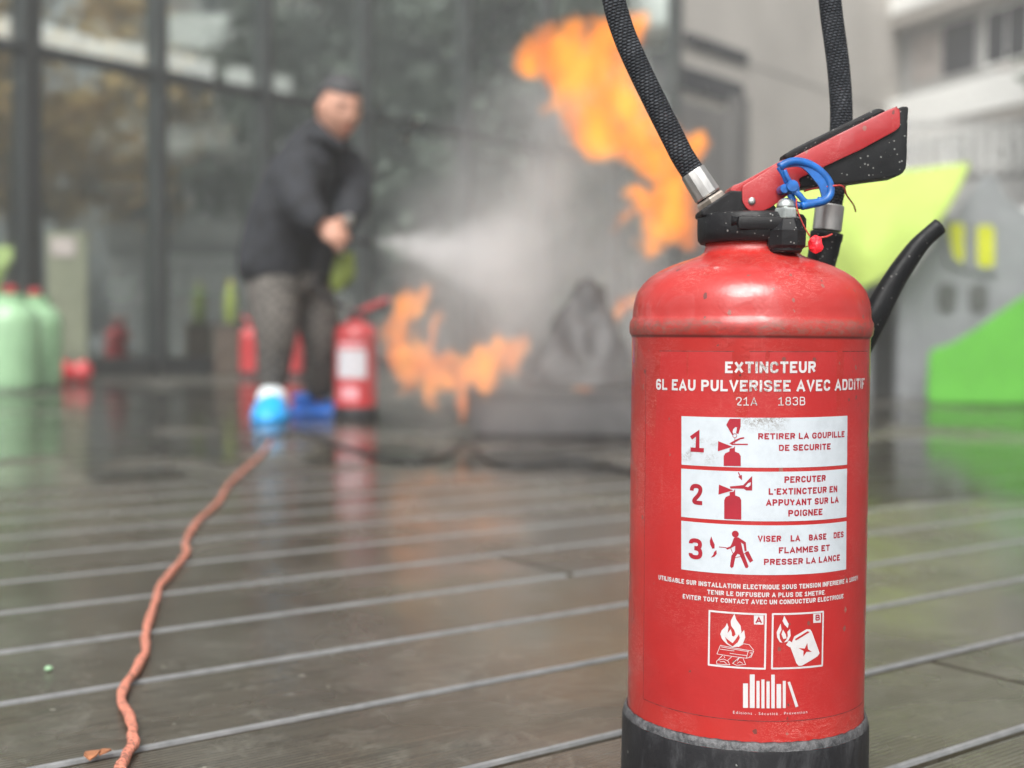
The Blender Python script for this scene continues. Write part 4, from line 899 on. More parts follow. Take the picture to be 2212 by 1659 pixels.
def signage(s, x0, x1, y, h, mat, weight=.18, off=.00042, tilt=.012, gap=.15, space=.42):
    wt = weight*h; pos = 0; items = []
    for ch in s:
        if ch == ' ': pos += space*h; continue
        w0 = GL[ch][0]*h; items.append((ch, pos, w0)); pos += w0+wt+gap*h
    total = pos-gap*h; kx = (x1-x0)/total; bm = bmesh.new()
    for ch, p, w0 in items:
        ww = (w0+wt)*kx-wt if w0 else 0; hh = h-wt; xx = x0+p*kx+wt/2*(1 if w0 else kx)
        for q, path in enumerate(GL[ch][1]):
            pts = [(xx+a*ww, y+wt/2+b*hh+tilt*(xx-x0+a*ww)) for a, b in path]
            r = GL[ch][2]*h
            if ch in 'BDPR':      # square on the stem side
                P = [Vector(pts[0])]
                for a, b, c in zip(pts, pts[1:], pts[2:]):
                    P += [Vector(b)] if abs(b[0]-xx) < .01*h+1e-3 else rpoly([tuple((Vector(a)+Vector(b))/2), b, tuple((Vector(b)+Vector(c))/2)], r)
                P.append(Vector(pts[-1])); P = [p_ for i, p_ in enumerate(P) if i == 0 or (p_-P[i-1]).length > 1e-4]
            else: P = rpoly(pts, r)
            if ch in 'TVAEFLIXYMN1'  and len(pts) == 2:
                d = (Vector(pts[1])-Vector(pts[0])).normalized(); e = .5*wt
                if ch in 'TILN1': P[0] -= d*e*(0 if ch == 'T' and q else 1)*(0 if ch == 'N' and q == 1 else 1); P[-1] += d*e*(0 if ch == 'N' and q == 1 else 1)
                elif ch == 'M': P[0] -= d*e; P[-1] += d*e
                elif ch in 'XY': P[0] -= d*e*.5; P[-1] += d*e*.5
            elif not (P[0]-P[-1]).length < 1e-3:
                if ch in 'ELFCGSUA23VPYR1': 
                    ea = 0 if ch in 'CGS23' else .5
                    P[0] += (P[0]-P[1]).normalized()*wt*ea; P[-1] += (P[-1]-P[-2]).normalized()*wt*(ea if ch in 'ELFUAVC2' or (ch == '2') else 0)
                    if ch == '2': P[-1] += (P[-1]-P[-2]).normalized()*wt*.5
            stroke(P, wt, bm, .006*(q+1))
    obj('lettering', wrap(bm, off), mat, lab)
W, RD = M['white_text'], M['red_print']
signage('EXTINCTEUR', -29.7, 27.9, 285.1, 7.2, W, .215)
signage('6L EAU PULVERISEE AVEC ADDITIF', -81.5, 78.3, 273.0, 7.1, W, .21)
signage('21A', -22.6, -9.6, 264.9, 5.3, W, .12, gap=.2); signage('183B', 3.3, 20.9, 265.3, 5.3, W, .12, gap=.2)
signage('1', -52.0, -42.6, 234.6, 13.4, RD, .20, tilt=0); signage('2', -51.9, -43.2, 201.0, 13.3, RD, .20, tilt=0); signage('3', -52.1, -42.6, 166.1, 13.4, RD, .20, tilt=0)
signage('RETIRER LA GOUPILLE', -8.7, 53, 244.0, 3.9, RD, .235); signage('DE SECURITE', 4.2, 40.5, 236.9, 3.9, RD, .235)
signage('PERCUTER', 8.1, 37, 216.9, 4.1, RD, .235); signage("L'EXTINCTEUR EN", -1.7, 47, 209.4, 4.1, RD, .235)
signage('APPUYANT SUR LA', -3.2, 48.4, 202.5, 4.1, RD, .235); signage('POIGNEE', 10.9, 34.9, 195.8, 4.1, RD, .235)
signage('VISER  LA  BASE  DES', -7.9, 54, 179.8, 3.9, RD, .235, space=.75); signage('FLAMMES ET', 5.3, 41.4, 172.6, 3.9, RD, .235)
signage('PRESSER LA LANCE', -3.9, 50.7, 165.3, 3.9, RD, .235)
signage('UTILISABLE SUR INSTALLATION ELECTRIQUE SOUS TENSION INFERIEIRE A 1000V.', -76.5, 74.1, 149.2, 3.0, W, .215, tilt=.010)
signage('TENIR LE DIFFUSEUR A PLUS DE 1METRE.', -39, 38.7, 144.8, 2.9, W, .215, tilt=.006)
signage('EVITER TOUT CONTACT AVEC UN CONDUCTEUR ELECTRIQUE.', -56, 56, 140.0, 2.9, W, .215, tilt=.010)
signage('A', -8.4, -4.6, 128.6, 3.9, RD, .22, tilt=0); signage('B', 31.0, 34.4, 129.1, 3.9, RD, .22, tilt=0)
text('Editions . Sécutité . Prévention', -21.4, 26.2, 70.4, 1.75, W, .0, tilt=.006, space=1.35)

# --- head: everything below is in metres from the extinguisher's foot
def c3(x, y): return ((x-825)*6.72e-5-.0092*((.4707-6.72e-5*y)-.305), .4707-6.72e-5*y)      # photograph crops -> x, z in the plane of the axis
def cor(p, y): k = (EY+y)/EY; return ((EX+p[0])*k-EX, HC+(p[1]-HC)*k)
def k4(x, y): return ((x+133.5)*7.236e-5-.0092*((.4741-7.236e-5*y)-.305), .4741-7.236e-5*y)
hd = lathe([(.0345, .3715), (.0362, .3735), (.0366, .3790), (.0366, .3880), (.0350, .3905), (.0300, .3915)], 48)
head = obj('valve_head', hd, M['black_cast'], ext, 40)
bm = bmesh.new()
prism(rounded([c3(*p) for p in ((292, 1215), (288, 1165), (330, 1130), (560, 975), (600, 955), (745, 965), (1010, 1080), (1080, 1160), (1075, 1215))], .002), 'Y', -.0135, .0135, bm, .0012)
obj('casting_web', bm, M['black_cast'], head, 40)
bm = bmesh.new(); bm_box(bm, Vector((.004, -.029, .3828)), (.040, .018, .0095), None, .0034); obj('clamp_lug', bm, M['black_cast'], head, 40)
bm = bmesh.new(); tube([Vector((-.019, -.0305, .3842)), Vector((.011, -.0330, .3846))], .0034, 12, bm); obj('clamp_rib', bm, M['black_cast'], head, True)
bx, by = .0170, -.030
for sgn in (1, -1):
    b = lathe([(.0115, .3700), (.0132, .3722), (.0134, .3818), (.0122, .3832), (.0086, .3905)], 8)
    o = obj('bolt_boss', b, M['black_cast'], head, 30); o.location = (bx, by, -.0040) if sgn == 1 else (-.0, .034, 0); o.rotation_euler = (0, 0, R(22.5))
    nut = lathe([(.0074, .3903), (.0078, .3907), (.0078, .3958), (.0070, .3970)], 6); n_ = obj('hex_nut', nut, M['zinc'], head, 20); n_.location = o.location; n_.rotation_euler = (0, 0, R(12))
    dome = lathe([(.0060, .3966), (.0062, .3985), (.0058, .4005), (.0047, .4022), (.0029, .4033), (.0010, .4037)], 24); d_ = obj('domed_cap', dome, M['zinc'], head, True); d_.location = o.location
    ws = obj('washer', lathe([(.0088, .3900), (.0090, .3908), (.0080, .3912)], 24), M['zinc'], head, 30); ws.location = o.location
    if sgn == 1:
        lw = lathe([(.0098, .3668), (.0110, .3680), (.0110, .3702), (.0098, .3712)], 16); l_ = obj('bolt_end', lw, M['black_cast'], head, 30); l_.location = (bx, by, -.0032)
# hose fitting on the left
fa, fb_ = Vector((c3(232, 745)[0], 0, c3(232, 745)[1])), Vector((c3(440, 1065)[0], 0, c3(440, 1065)[1])); ax = (fb_-fa).normalized()
rotf = ax.to_track_quat('Z', 'Y').to_matrix().to_4x4()
fit = obj('hose_fitting', lathe([(.0072, .001), (.0086, .0), (.0090, .0010), (.0096, .0160), (.0098, .0190), (.0090, .0200), (.0082, .0204)], 12), M['alu'], ext, 20); fit.matrix_local = Matrix.Translation(fa) @ rotf
nn = obj('hex_collar', lathe([(.0090, .0208), (.0108, .0214), (.0116, .0225), (.0116, .0292), (.0106, .0300)], 6), M['bronze'], fit, 20); nn.rotation_euler = (0, 0, R(12))
obj('groove_ring', lathe([(.0084, .0198), (.0088, .0201), (.0088, .0208), (.0084, .0210)], 24, cap=False), M['black_cast'], fit, True)
obj('sealing_ring', lathe([(.0085, .0296), (.0114, .0300), (.0118, .0312), (.0100, .0320)], 24), M['black_cast'], fit, 40)
# hose: up from the fitting, looped above the picture, down behind the head to the lance
hp = [fa+ax*.004, fa-ax*.012] + [Vector((x, 0, z)) for x, z in ((-.0528, .4405), (-.0664, .4665), (-.0801, .4938), (-.0900, .5165), (-.0966, .5400))]
hp += [Vector(p) for p in ((-.100, .002, .575), (-.088, .006, .620), (-.050, .014, .655), (0, .022, .662), (.040, .032, .632), (.057, .040, .585), (.0625, .045, .545), (.0700, .048, .500), (.0730, .050, .462), (.0705, .052, .425), (.0665, .054, .398))]
obj('hose', tube(catmull(hp, 10), .00795, 28), M['hose'], ext, True)
def xz(x, y, Y): p = at(x, y, Y); return Vector((p.x-EX, p.y-EY, p.z))
Yl = EY+.055
lj = obj('lance_ferrule', lathe([(.0098, 0), (.0104, .0006), (.0104, .0180), (.0098, .0188)], 32), M['alu'], ext, 30)
f0, f1 = xz(1786, 499, Yl), xz(1793, 441, Yl); dz = (f1-f0).normalized(); lj.matrix_local = Matrix.Translation(f0) @ dz.to_track_quat('Z', 'Y').to_matrix().to_4x4()
obj('lance_body', tube(catmull([xz(1786, 503, Yl), xz(1780, 540, Yl), xz(1772, 580, Yl), xz(1768, 650, Yl+.01), xz(1790, 760, Yl+.02)], 6), [.0118]*3+[.0112-.0001*i for i in range(22)], 24), M['grip'], ext, True)
ga = [xz(1790, 880, Yl+.02), xz(1840, 780, Yl+.01), xz(1886, 690, Yl), xz(1925, 617, Yl), xz(1962, 560, Yl), xz(1992, 522, Yl), xz(2030, 488, Yl)]
gp_ = catmull(ga, 6); nn_ = len(gp_)
obj('lance_trigger', tube(gp_, [(.0112 if i < 12 else .0112-.0042*min(1, (i-12)/20))for i in range(nn_)], 20, scale2=.8), M['grip'], ext, True)
# red lever
def sheet(pts, y0, y1, name, mat, r=.0015, bev=.0006, parent=ext): return obj(name, prism(rounded(pts, r), 'Y', y0, y1, bevel=bev), mat, parent, 40)
plate = [c3(740, 890), c3(742, 1040), c3(785, 1115), c3(840, 1145), c3(920, 1150), c3(1020, 1110), c3(1120, 1040), c3(1190, 985), k4(345, 870), k4(318, 800), k4(540, 692), k4(900, 522), k4(1225, 343), k4(1273, 300), k4(1270, 140), k4(1235, 116), k4(1100, 172), k4(210, 625), c3(1080, 672)]
lever = sheet([cor(p, -.015) for p in plate], -.0150, -.0128, 'lever', M['lever_red'], .0018, .0008)
sheet(plate, .0128, .0150, 'lever_side', M['lever_red'], .004, parent=lever)
web = [c3(595, 925), c3(590, 955), c3(602, 978), c3(740, 958), c3(742, 905), c3(1080, 690), k4(1190, 165), k4(1190, 142), k4(1100, 178), k4(210, 622), c3(1080, 660), c3(740, 852), c3(690, 880), c3(615, 905)]
sheet(web, -.0127, .0127, 'lever_top', M['lever_red'], .002, parent=lever)
piv = bmesh.new(); bmesh.ops.create_uvsphere(piv, u_segments=20, v_segments=12, radius=1, matrix=Matrix.Diagonal((.0026, .0018, .0028, 1)))
pv = obj('rivet', piv, M['alu'], lever, True); pr_ = cor(c3(838, 1040), -.015); pv.location = (pr_[0], -.0152, pr_[1])
ring_ = obj('rivet_shaft', lathe([(.0022, -.014), (.0022, .014)], 16), M['alu'], lever, 40); ring_.rotation_euler = (R(90), 0, 0); ring_.location = (pv.location.x, 0, pv.location.z)
grip = [k4(330, 800), k4(330, 880), k4(560, 858), k4(780, 832), k4(1000, 800), k4(1255, 765), k4(1300, 740), k4(1333, 690), k4(1340, 560), k4(1342, 330), k4(1350, 112), k4(1290, 112), k4(1255, 130), k4(1240, 180), k4(800, 400), k4(400, 620)]
sheet([cor(p, -.012) for p in grip], -.0122, .0122, 'grip', M['grip'], .003, .0012)
strap = [k4(165, 628), k4(160, 588), k4(225, 545), k4(365, 472), k4(1000, 160), k4(1050, 155), k4(1095, 178), k4(1075, 200), k4(230, 628)]
sheet(strap, -.0095, .0095, 'grip_pad', M['grip'], .003, .0010)
# blue pull pin
ro = [(118, 690), (150, 655), (230, 628), (330, 620), (420, 645), (500, 692), (575, 760), (630, 845), (652, 905), (640, 975), (600, 1018), (470, 1052), (345, 1082), (285, 1055), (235, 985), (190, 920), (150, 820)]
cx_, cy_ = 385, 850
pin = bmesh.new()
def kp(x, y, Y): p = cor(k4(x, y), Y); return Vector((p[0], Y, p[1]))
rc = [(135, 688), (240, 640), (345, 640), (440, 672), (520, 725), (590, 800), (622, 880), (612, 955), (560, 1005), (450, 1035), (350, 1055)]
path = catmull([kp(x, y, -.0285+.004*math.sin(i*.35)) for i, (x, y) in enumerate(rc)], 6)
tube(path, .0027, 12, pin, scale2=1.0)
pinr = obj('safety_pin', pin, M['blue'], ext, True)
bm = bmesh.new()      # broad inner flange of the ring
outer = catmull([kp(x, y, -.025) for x, y in rc], 4); inner = catmull([kp(x, y, -.025) for x, y in [(150, 715), (245, 690), (330, 690), (395, 732), (455, 800), (505, 862), (522, 910), (535, 960), (515, 985), (430, 1000), (395, 1000)]], 4)
for s0_, s1_ in zip(range(len(outer)-1), range(1, len(outer))):
    q = [outer[s0_], outer[s1_], inner[s1_], inner[s0_]]
    lo_ = [bm.verts.new((p.x, -.0262, p.z)) for p in q]; hi_ = [bm.verts.new((p.x, -.0240, p.z)) for p in q]
    bm.faces.new(lo_); bm.faces.new(hi_[::-1])
    for i in range(4): bm.faces.new((lo_[i], hi_[i], hi_[(i+1) % 4], lo_[(i+1) % 4]))
bmesh.ops.remove_doubles(bm, verts=bm.verts, dist=1e-5); bmesh.ops.recalc_face_normals(bm, faces=bm.faces[:])
obj('ring_flange', bm, M['blue'], pinr)
bm = bmesh.new(); tube(catmull([kp(130, 690, -.027), kp(175, 760, -.027), kp(215, 850, -.026)], 6), .0019, 10, bm)
tube(catmull([kp(185, 720, -.0285), kp(215, 790, -.0290), kp(255, 850, -.0292)], 6), .0016, 10, bm)
tube(catmull([kp(265, 900, -.0280), kp(330, 955, -.0290), kp(390, 1015, -.0290), kp(500, 1010, -.0280), kp(525, 985, -.0270)], 6), .0020, 10, bm)
tube(catmull([kp(240, 940, -.0250), kp(285, 1030, -.0250), kp(350, 1055, -.0260)], 6), .0024, 10, bm)
obj('spoke', bm, M['blue'], pinr, True)
for (x, y, r_, y0) in ((267, 865, .0040, -.0315), (192, 890, .0031, -.0290)):
    h_ = obj('hub', lathe([(r_*.92, 0), (r_, .0008), (r_, .0130), (r_*.9, .0140)], 24), M['blue'], pinr, 40); p = kp(x, y, y0); h_.location = p; h_.rotation_euler = (R(-90), 0, 0)
o = obj('pin_web', prism(rounded([(p.x, p.z) for p in (kp(225, 850, -.028), kp(320, 860, -.028), kp(325, 940, -.028), kp(285, 955, -.028), kp(230, 920, -.028))], .001), 'Y', -.030, -.027, bevel=.0005), M['blue'], pinr, 40)
# seal and its thread
cord = catmull([kp(303, 985, -.0300), kp(303, 1060, -.0300), kp(335, 1160, -.0290), kp(392, 1280, -.0270), kp(430, 1335, -.0260)], 8)
obj('seal_thread', tube(cord, [.00042+.00016*(i % 2) for i in range(len(cord))], 8), M['cord_red'], ext, True)
obj('seal_thread', tube(catmull([kp(510, 1350, -.0260), kp(560, 1345, -.0250), kp(600, 1335, -.0230), kp(640, 1315, -.0210)], 6), .00062, 8), M['cord_red'], ext, True)
obj('seal_thread', tube(catmull([kp(440, 1425, -.0240), kp(380, 1440, -.0180), kp(300, 1462, -.0060)], 6), .00040, 8), M['cord_red'], ext, True)
obj('seal_thread', tube(catmull([kp(375, 915, -.0100), kp(440, 895, -.0160), kp(520, 880, -.0230), kp(650, 862, -.0270), kp(720, 860, -.0230), kp(755, 890, -.0150), kp(770, 940, -.0050), kp(800, 985, .012), kp(840, 1040, .030), kp(860, 1100, .045)], 6), .00062, 8), M['cord_red'], ext, True)
bm = bmesh.new(); bmesh.ops.create_icosphere(bm, subdivisions=3, radius=1, matrix=Matrix.Diagonal((.0050, .0032, .0058, 1)))
for v in bm.verts: v.co *= 1+.34*noise.noise(v.co*260)+.12*noise.noise(v.co*900)
sl_ = obj('lead_seal', bm, M['seal'], ext); sl_.location = kp(490, 1415, -.0265)

# ------------------------------------------------------------------ the other extinguishers
def far_ext(x, y, label, Y=None, group=None, rot=0, plain=False):
    g = ground(x, y) if Y is None else at(x, y, Y)
    t = thing('fire_extinguisher', label, 'fire extinguisher', (g.x, g.y, 0), group, rot)
    obj('body', lathe([(.0795, .042), (.080, .05), (.080, .31), (.082, .315), (.080, .322), (.074, .343), (.062, .353), (.045, .360), (.033, .365), (.031, .378)], 40), M['plain_red'], t, 50)
    obj('base_skirt', lathe([(.083, 0), (.084, .003), (.083, .046), (.079, .050)], 40), M['rubber'], t, 50)
    h_ = obj('valve_head', boxbm(Vector((0, 0, .392)), (.065, .04, .028), None, .004), M['black_cast'], t); obj('hose_fitting', lathe([(.012, .40), (.012, .43)], 12), M['alu'], h_).location = (-.03, 0, 0)
    lv = [(-.02, .400), (.03, .425), (.12, .462), (.125, .447), (.05, .41), (.03, .396), (-.01, .392)]
    obj('lever', prism(rounded(lv, .003), 'Y', -.013, .013, bevel=.002), M['plain_red'], t); obj('grip', prism(rounded([(.04, .404), (.12, .445), (.125, .41), (.07, .398)], .004), 'Y', -.011, .011, bevel=.002), M['grip'], t)
    def curved(u0, u1, z0, z1, mat, name, off=.0006):
        vv, ff = [], []
        for i in range(13):
            a = (u0+(u1-u0)*i/12)/.08; vv += [((.08+off)*math.sin(a), -(.08+off)*math.cos(a), z0), ((.08+off)*math.sin(a), -(.08+off)*math.cos(a), z1)]
        for i in range(12): ff.append((2*i, 2*i+2, 2*i+3, 2*i+1))
        return obj(name, (vv, [], ff), mat, t, True)
    if not plain:
        pnl = curved(-.075, .042, .155, .262, M['white'], 'label')
        curved(-.055, .012, .075, .125, M['pink'], 'logo'); curved(-.07, .03, .272, .290, M['pink'], 'title_strip')
    else: curved(-.05, .05, .15, .26, M['white'], 'label')
    return t
far_ext(768, 905, 'red extinguisher with white label by the blue shoe, hose running to the man', rot=.1)
far_ext(541, 812, 'dull red extinguisher at the glass, left of the man\'s near leg', Y=9.3, group='red extinguishers behind the man', rot=2.2, plain=True)
far_ext(632, 812, 'red extinguisher at the glass, seen between the man\'s legs', Y=9.3, group='red extinguishers behind the man', rot=3.6, plain=True)

# ------------------------------------------------------------------ the man
Ym = 4.75
def skin_mesh(name, joints, edges, mat, parent, sub=2, root=0):
    me = bpy.data.meshes.new(name); me.from_pydata([tuple(j[0]) for j in joints], edges, [])
    me.skin_vertices.new() if hasattr(me.skin_vertices, 'new') and not me.skin_vertices else None
    o = bpy.data.objects.new(name, me); col.objects.link(o); o.parent = parent
    md = o.modifiers.new('skin', 'SKIN'); md.use_smooth_shade = True
    for i, j in enumerate(joints):
        sv = me.skin_vertices[0].data[i]; sv.radius = (j[1], j[2] if len(j) > 2 else j[1]); sv.use_root = (i == root)
    s = o.modifiers.new('sub', 'SUBSURF'); s.levels = sub; s.render_levels = sub
    dg = bpy.context.evaluated_depsgraph_get(); m2 = bpy.data.meshes.new_from_object(o.evaluated_get(dg)); o.modifiers.clear(); o.data = m2
    m2.materials.clear(); m2.materials.append(mat); m2.shade_smooth(); return o
def A(x, y, Y=Ym): return at(x, y, Y)
man = thing('person', 'man in dark jacket and checked trousers bending forward, spraying the fire with a hose', 'person', (A(640, 880).x, Ym, 0))
mo = man.location
def J(x, y, Y, r, r_2=None): p = A(x, y, Y)-mo; return (p, r, r_2 or r)
# body: pelvis, spine, neck, head; both legs; both arms
jt = [J(600, 560, 4.78, .085, .08), J(620, 480, 4.77, .10, .09), J(655, 380, 4.74, .11, .10), J(690, 310, 4.72, .060), J(708, 276, 4.70, .056), J(722, 248, 4.69, .060),
      # near leg
      J(590, 620, 4.72, .070), J(598, 715, 4.62, .062), J(590, 830, 4.68, .042), J(592, 882, 4.66, .038),
      # far leg
      J(660, 622, 4.86, .065), J(700, 735, 4.80, .062), J(690, 838, 4.92, .040), J(684, 872, 4.95, .036),
      # near arm
      J(636, 365, 4.60, .055), J(648, 440, 4.48, .050), J(690, 482, 4.46, .034), J(706, 494, 4.46, .026),
      # far arm
      J(738, 362, 4.84, .05), J(762, 425, 4.78, .048), J(738, 482, 4.62, .034), J(728, 500, 4.56, .026)]
ed = [(0, 1), (1, 2), (2, 3), (3, 4), (4, 5), (0, 6), (6, 7), (7, 8), (8, 9), (0, 10), (10, 11), (11, 12), (12, 13), (2, 14), (14, 15), (15, 16), (16, 17), (2, 18), (18, 19), (19, 20), (20, 21)]
body_ = skin_mesh('body', jt, ed, M['skin'], man)
# head and hands are joined into the same skin mesh
hbm = bmesh.new(); hbm.from_mesh(body_.data)
hc = A(731, 237, 4.68)-mo; HR = Matrix.Rotation(R(-42), 4, 'Z') @ Matrix.Rotation(R(14), 4, 'X')
HM = Matrix.Translation(hc) @ Matrix.Rotation(R(38), 4, 'Z') @ Matrix.Rotation(R(20), 4, 'X')     # -Y of the head is its face
tmp = bmesh.new(); bmesh.ops.create_uvsphere(tmp, u_segments=32, v_segments=24, radius=1)
for v in tmp.verts:
    x, y, z = v.co; jaw = 1-.28*max(0, -z)**1.3
    p = Vector((x*.078*jaw, y*.095*(1-.12*max(0, -z)), z*.122))
    if y < 0:
        p.y -= .020*math.exp(-(p.x/.013)**2-((p.z+.012)/.020)**2)            # nose
        p.y -= .006*math.exp(-(p.x/.011)**2-((p.z-.014)/.022)**2)
        p.y += .014*(math.exp(-((p.x-.030)/.014)**2-((p.z-.018)/.011)**2)+math.exp(-((p.x+.030)/.014)**2-((p.z-.018)/.011)**2))   # eye sockets
        p.y -= .006*math.exp(-(p.x/.022)**2-((p.z+.055)/.010)**2)            # lips
        p.y -= .010*math.exp(-(p.x/.020)**2-((p.z+.095)/.016)**2)            # chin
    v.co = HM @ p
def merge(dst, src):
    me = bpy.data.meshes.new('t'); src.to_mesh(me); src.free(); dst.from_mesh(me); bpy.data.meshes.remove(me)
merge(hbm, tmp)
for s in (-1, 1):
    tmp = bmesh.new(); bmesh.ops.create_uvsphere(tmp, u_segments=14, v_segments=10, radius=1, matrix=HM @ Matrix.Translation((s*.074, .008, -.005)) @ Matrix.Rotation(s*.35, 4, 'Z') @ Matrix.Diagonal((.009, .018, .031, 1))); merge(hbm, tmp)
def hand(c, fwd, side, curl, s=1.0):
    """palm with four unequal bent fingers and a thumb, closed round what it holds"""
    fwd, side = fwd.normalized(), side.normalized(); nrm_ = fwd.cross(side)
    tmp = bmesh.new(); B3 = Matrix((side, fwd, nrm_)).transposed().to_4x4()
    bmesh.ops.create_uvsphere(tmp, u_segments=16, v_segments=12, radius=1, matrix=Matrix.Translation(c+fwd*.035*s) @ B3 @ Matrix.Diagonal((.042*s, .050*s, .018*s, 1)))
    for i, L in enumerate((.070, .080, .074, .058)):
        b0 = c+fwd*.070*s+side*(.030-.020*i)*s; a = 0; p = [b0]
        for q, (seg, cu) in enumerate(((.45, curl*.7), (.32, curl*1.2), (.23, curl*.8))):
            a += cu; p.append(p[-1]+(fwd*math.cos(a)-nrm_*math.sin(a))*L*seg*s)
        pp = catmull(p, 4); tube(pp, [(.0098-.0028*k/len(pp))*s for k in range(len(pp))], 10, tmp)
    th = [c+side*.030*s+fwd*.012*s, c+side*.055*s+fwd*.040*s-nrm_*.010, c+side*.052*s+fwd*.062*s-nrm_*.028, c+side*.036*s+fwd*.074*s-nrm_*.040]
    pp = catmull(th, 4); tube(pp, [(.0125-.004*k/len(pp))*s for k in range(len(pp))], 10, tmp); return tmp
h1 = A(700, 490, 4.46)-mo; merge(hbm, hand(h1, Vector((.75, 0, -.55)), Vector((.45, .35, .75)), .85, .92))
h2 = A(732, 492, 4.56)-mo; merge(hbm, hand(h2, Vector((-.1, -.5, -.8)), Vector((-.8, -.3, .3)), .9, .75))
hbm.to_mesh(body_.data); hbm.free(); body_.data.shade_smooth()
# face details and hair
for s in (-1, 1):
    bm = bmesh.new(); bmesh.ops.create_uvsphere(bm, u_segments=12, v_segments=8, radius=1, matrix=HM @ Matrix.Translation((s*.030, -.073, .017)) @ Matrix.Diagonal((.011, .006, .0055, 1))); obj('eye', bm, M['eye'], body_, True)
    bm = bmesh.new(); bm_box(bm, Vector((0, 0, 0)), (.034, .010, .007), None, .002); bm.transform(HM @ Matrix.Translation((s*.031, -.081, .036)) @ Matrix.Rotation(-s*.12, 4, 'Y')); obj('eyebrow', bm, M['hair'], body_)
bm = bmesh.new(); bm_box(bm, Vector((0, 0, 0)), (.040, .010, .010), None, .003); bm.transform(HM @ Matrix.Translation((0, -.086, -.055))); obj('mouth', bm, M['lips'], body_)
bm = bmesh.new(); bmesh.ops.create_uvsphere(bm, u_segments=36, v_segments=24, radius=1)
for v in bm.verts:
    x, y, z = v.co; v.co = Vector((x*.085, y*.102+.006, z*.129+.006)) + v.co*.004*noise.noise(v.co*9)
dead = [v for v in bm.verts if v.co.z < (.064 if v.co.y < -.03 else .064-(v.co.y+.03)*1.2)]
bmesh.ops.delete(bm, geom=dead, context='VERTS'); bm.transform(HM)
hr = obj('hair', bm, M['hair'], man, True); so_ = hr.modifiers.new('thick', 'SOLIDIFY'); so_.thickness = .008
# jacket: closed mesh over torso and arms
jj = [J(580, 630, 4.76, .150, .130), J(588, 572, 4.76, .180, .158), J(610, 490, 4.76, .178, .150), J(645, 400, 4.74, .170, .145), J(676, 325, 4.72, .145, .125), J(700, 284, 4.71, .088, .080), J(712, 262, 4.70, .072, .070),
      ]
je = [(0, 1), (1, 2), (2, 3), (3, 4), (4, 5), (5, 6)]
jk = skin_mesh('jacket', jj, je, M['jacket'], man, 3)
for v in jk.data.vertices: v.co += v.normal*.010*noise.noise(v.co*9+Vector((3, 1, 0)))
skin_mesh('sleeve', [J(668, 350, 4.70, .085), J(632, 372, 4.57, .100), J(643, 440, 4.47, .080), J(682, 478, 4.45, .058), J(695, 488, 4.45, .050)], [(0, 1), (1, 2), (2, 3), (3, 4)], M['jacket'], jk, 2)
skin_mesh('sleeve', [J(700, 345, 4.78, .10), J(746, 365, 4.86, .110), J(768, 425, 4.80, .088), J(742, 482, 4.64, .055), J(734, 492, 4.60, .048)], [(0, 1), (1, 2), (2, 3), (3, 4)], M['jacket'], jk, 2)
skin_mesh('jacket_front', [J(672, 400, 4.79, .12, .11), J(668, 480, 4.81, .135, .12), J(670, 560, 4.83, .128, .115), J(664, 625, 4.83, .110)], [(0, 1), (1, 2), (2, 3)], M['jacket'], jk, 2)
obj('collar', tube(catmull([A(675, 290, 4.62)-mo, A(705, 300, 4.60)-mo, A(738, 318, 4.64)-mo, A(748, 305, 4.74)-mo, A(722, 278, 4.82)-mo, A(685, 276, 4.76)-mo, A(675, 290, 4.62)-mo], 6), .022, 10), M['jacket'], jk, True)
# trousers
tj = [J(622, 530, 4.78, .125, .115), J(585, 640, 4.70, .112), J(600, 718, 4.60, .082), J(590, 790, 4.66, .066), J(590, 848, 4.68, .064),
      J(668, 640, 4.88, .105), J(700, 735, 4.80, .082), J(697, 800, 4.88, .070), J(684, 862, 4.94, .066)]
skin_mesh('trousers', tj, [(0, 1), (1, 2), (2, 3), (3, 4), (0, 5), (5, 6), (6, 7), (7, 8)], M['trousers'], man, 2)
def shoe(cx, cy, Y, dirx, diry, name_mat, top_mat, L=.27, hi=.075, wid=.055):
    g = ground(cx, cy); c = Vector((A(cx, cy, Y).x, Y, 0))-mo; f = Vector((dirx, diry, 0)).normalized(); s = Vector((-f.y, f.x, 0)); bm = bmesh.new()
    bmesh.ops.create_uvsphere(bm, u_segments=28, v_segments=18, radius=1)
    for v in bm.verts:
        x, y, z = v.co; w_ = wid*(1+.12*x); h_ = hi*(1-.38*max(0, x))
        p = Vector((x*L/2, y*w_, max(0, z)*h_+.004 if z > 0 else .004)); p += Vector((0, 0, .008*noise.noise(Vector((x*5, y*5, z*4)))*(z > 0)))
        v.co = c+f*p.x+s*p.y+Vector((0, 0, p.z))
    o = obj('shoe_cover', bm, name_mat, man, True)
    if top_mat:
        bm = bmesh.new(); bmesh.ops.create_uvsphere(bm, u_segments=20, v_segments=12, radius=1, matrix=Matrix.Translation(c-f*.04+Vector((0, 0, .080))) @ Matrix.Diagonal((.056, .056, .048, 1))); obj('shoe_top', bm, top_mat, man, True)
    else:
        pts = [c-f*.045+Vector((.050*math.cos(a), .050*math.sin(a), .066)) for a in [i*.7854 for i in range(9)]]
        obj('cover_cuff', tube(catmull(pts, 3), .020, 8), name_mat, man, True)
shoe(585, 905, 4.60, .08, -1, M['lightblue'], M['white_cloth'], .25, .098, .070)
shoe(692, 896, 4.96, 1, -.12, M['blue_cover'], None, .26, .062)
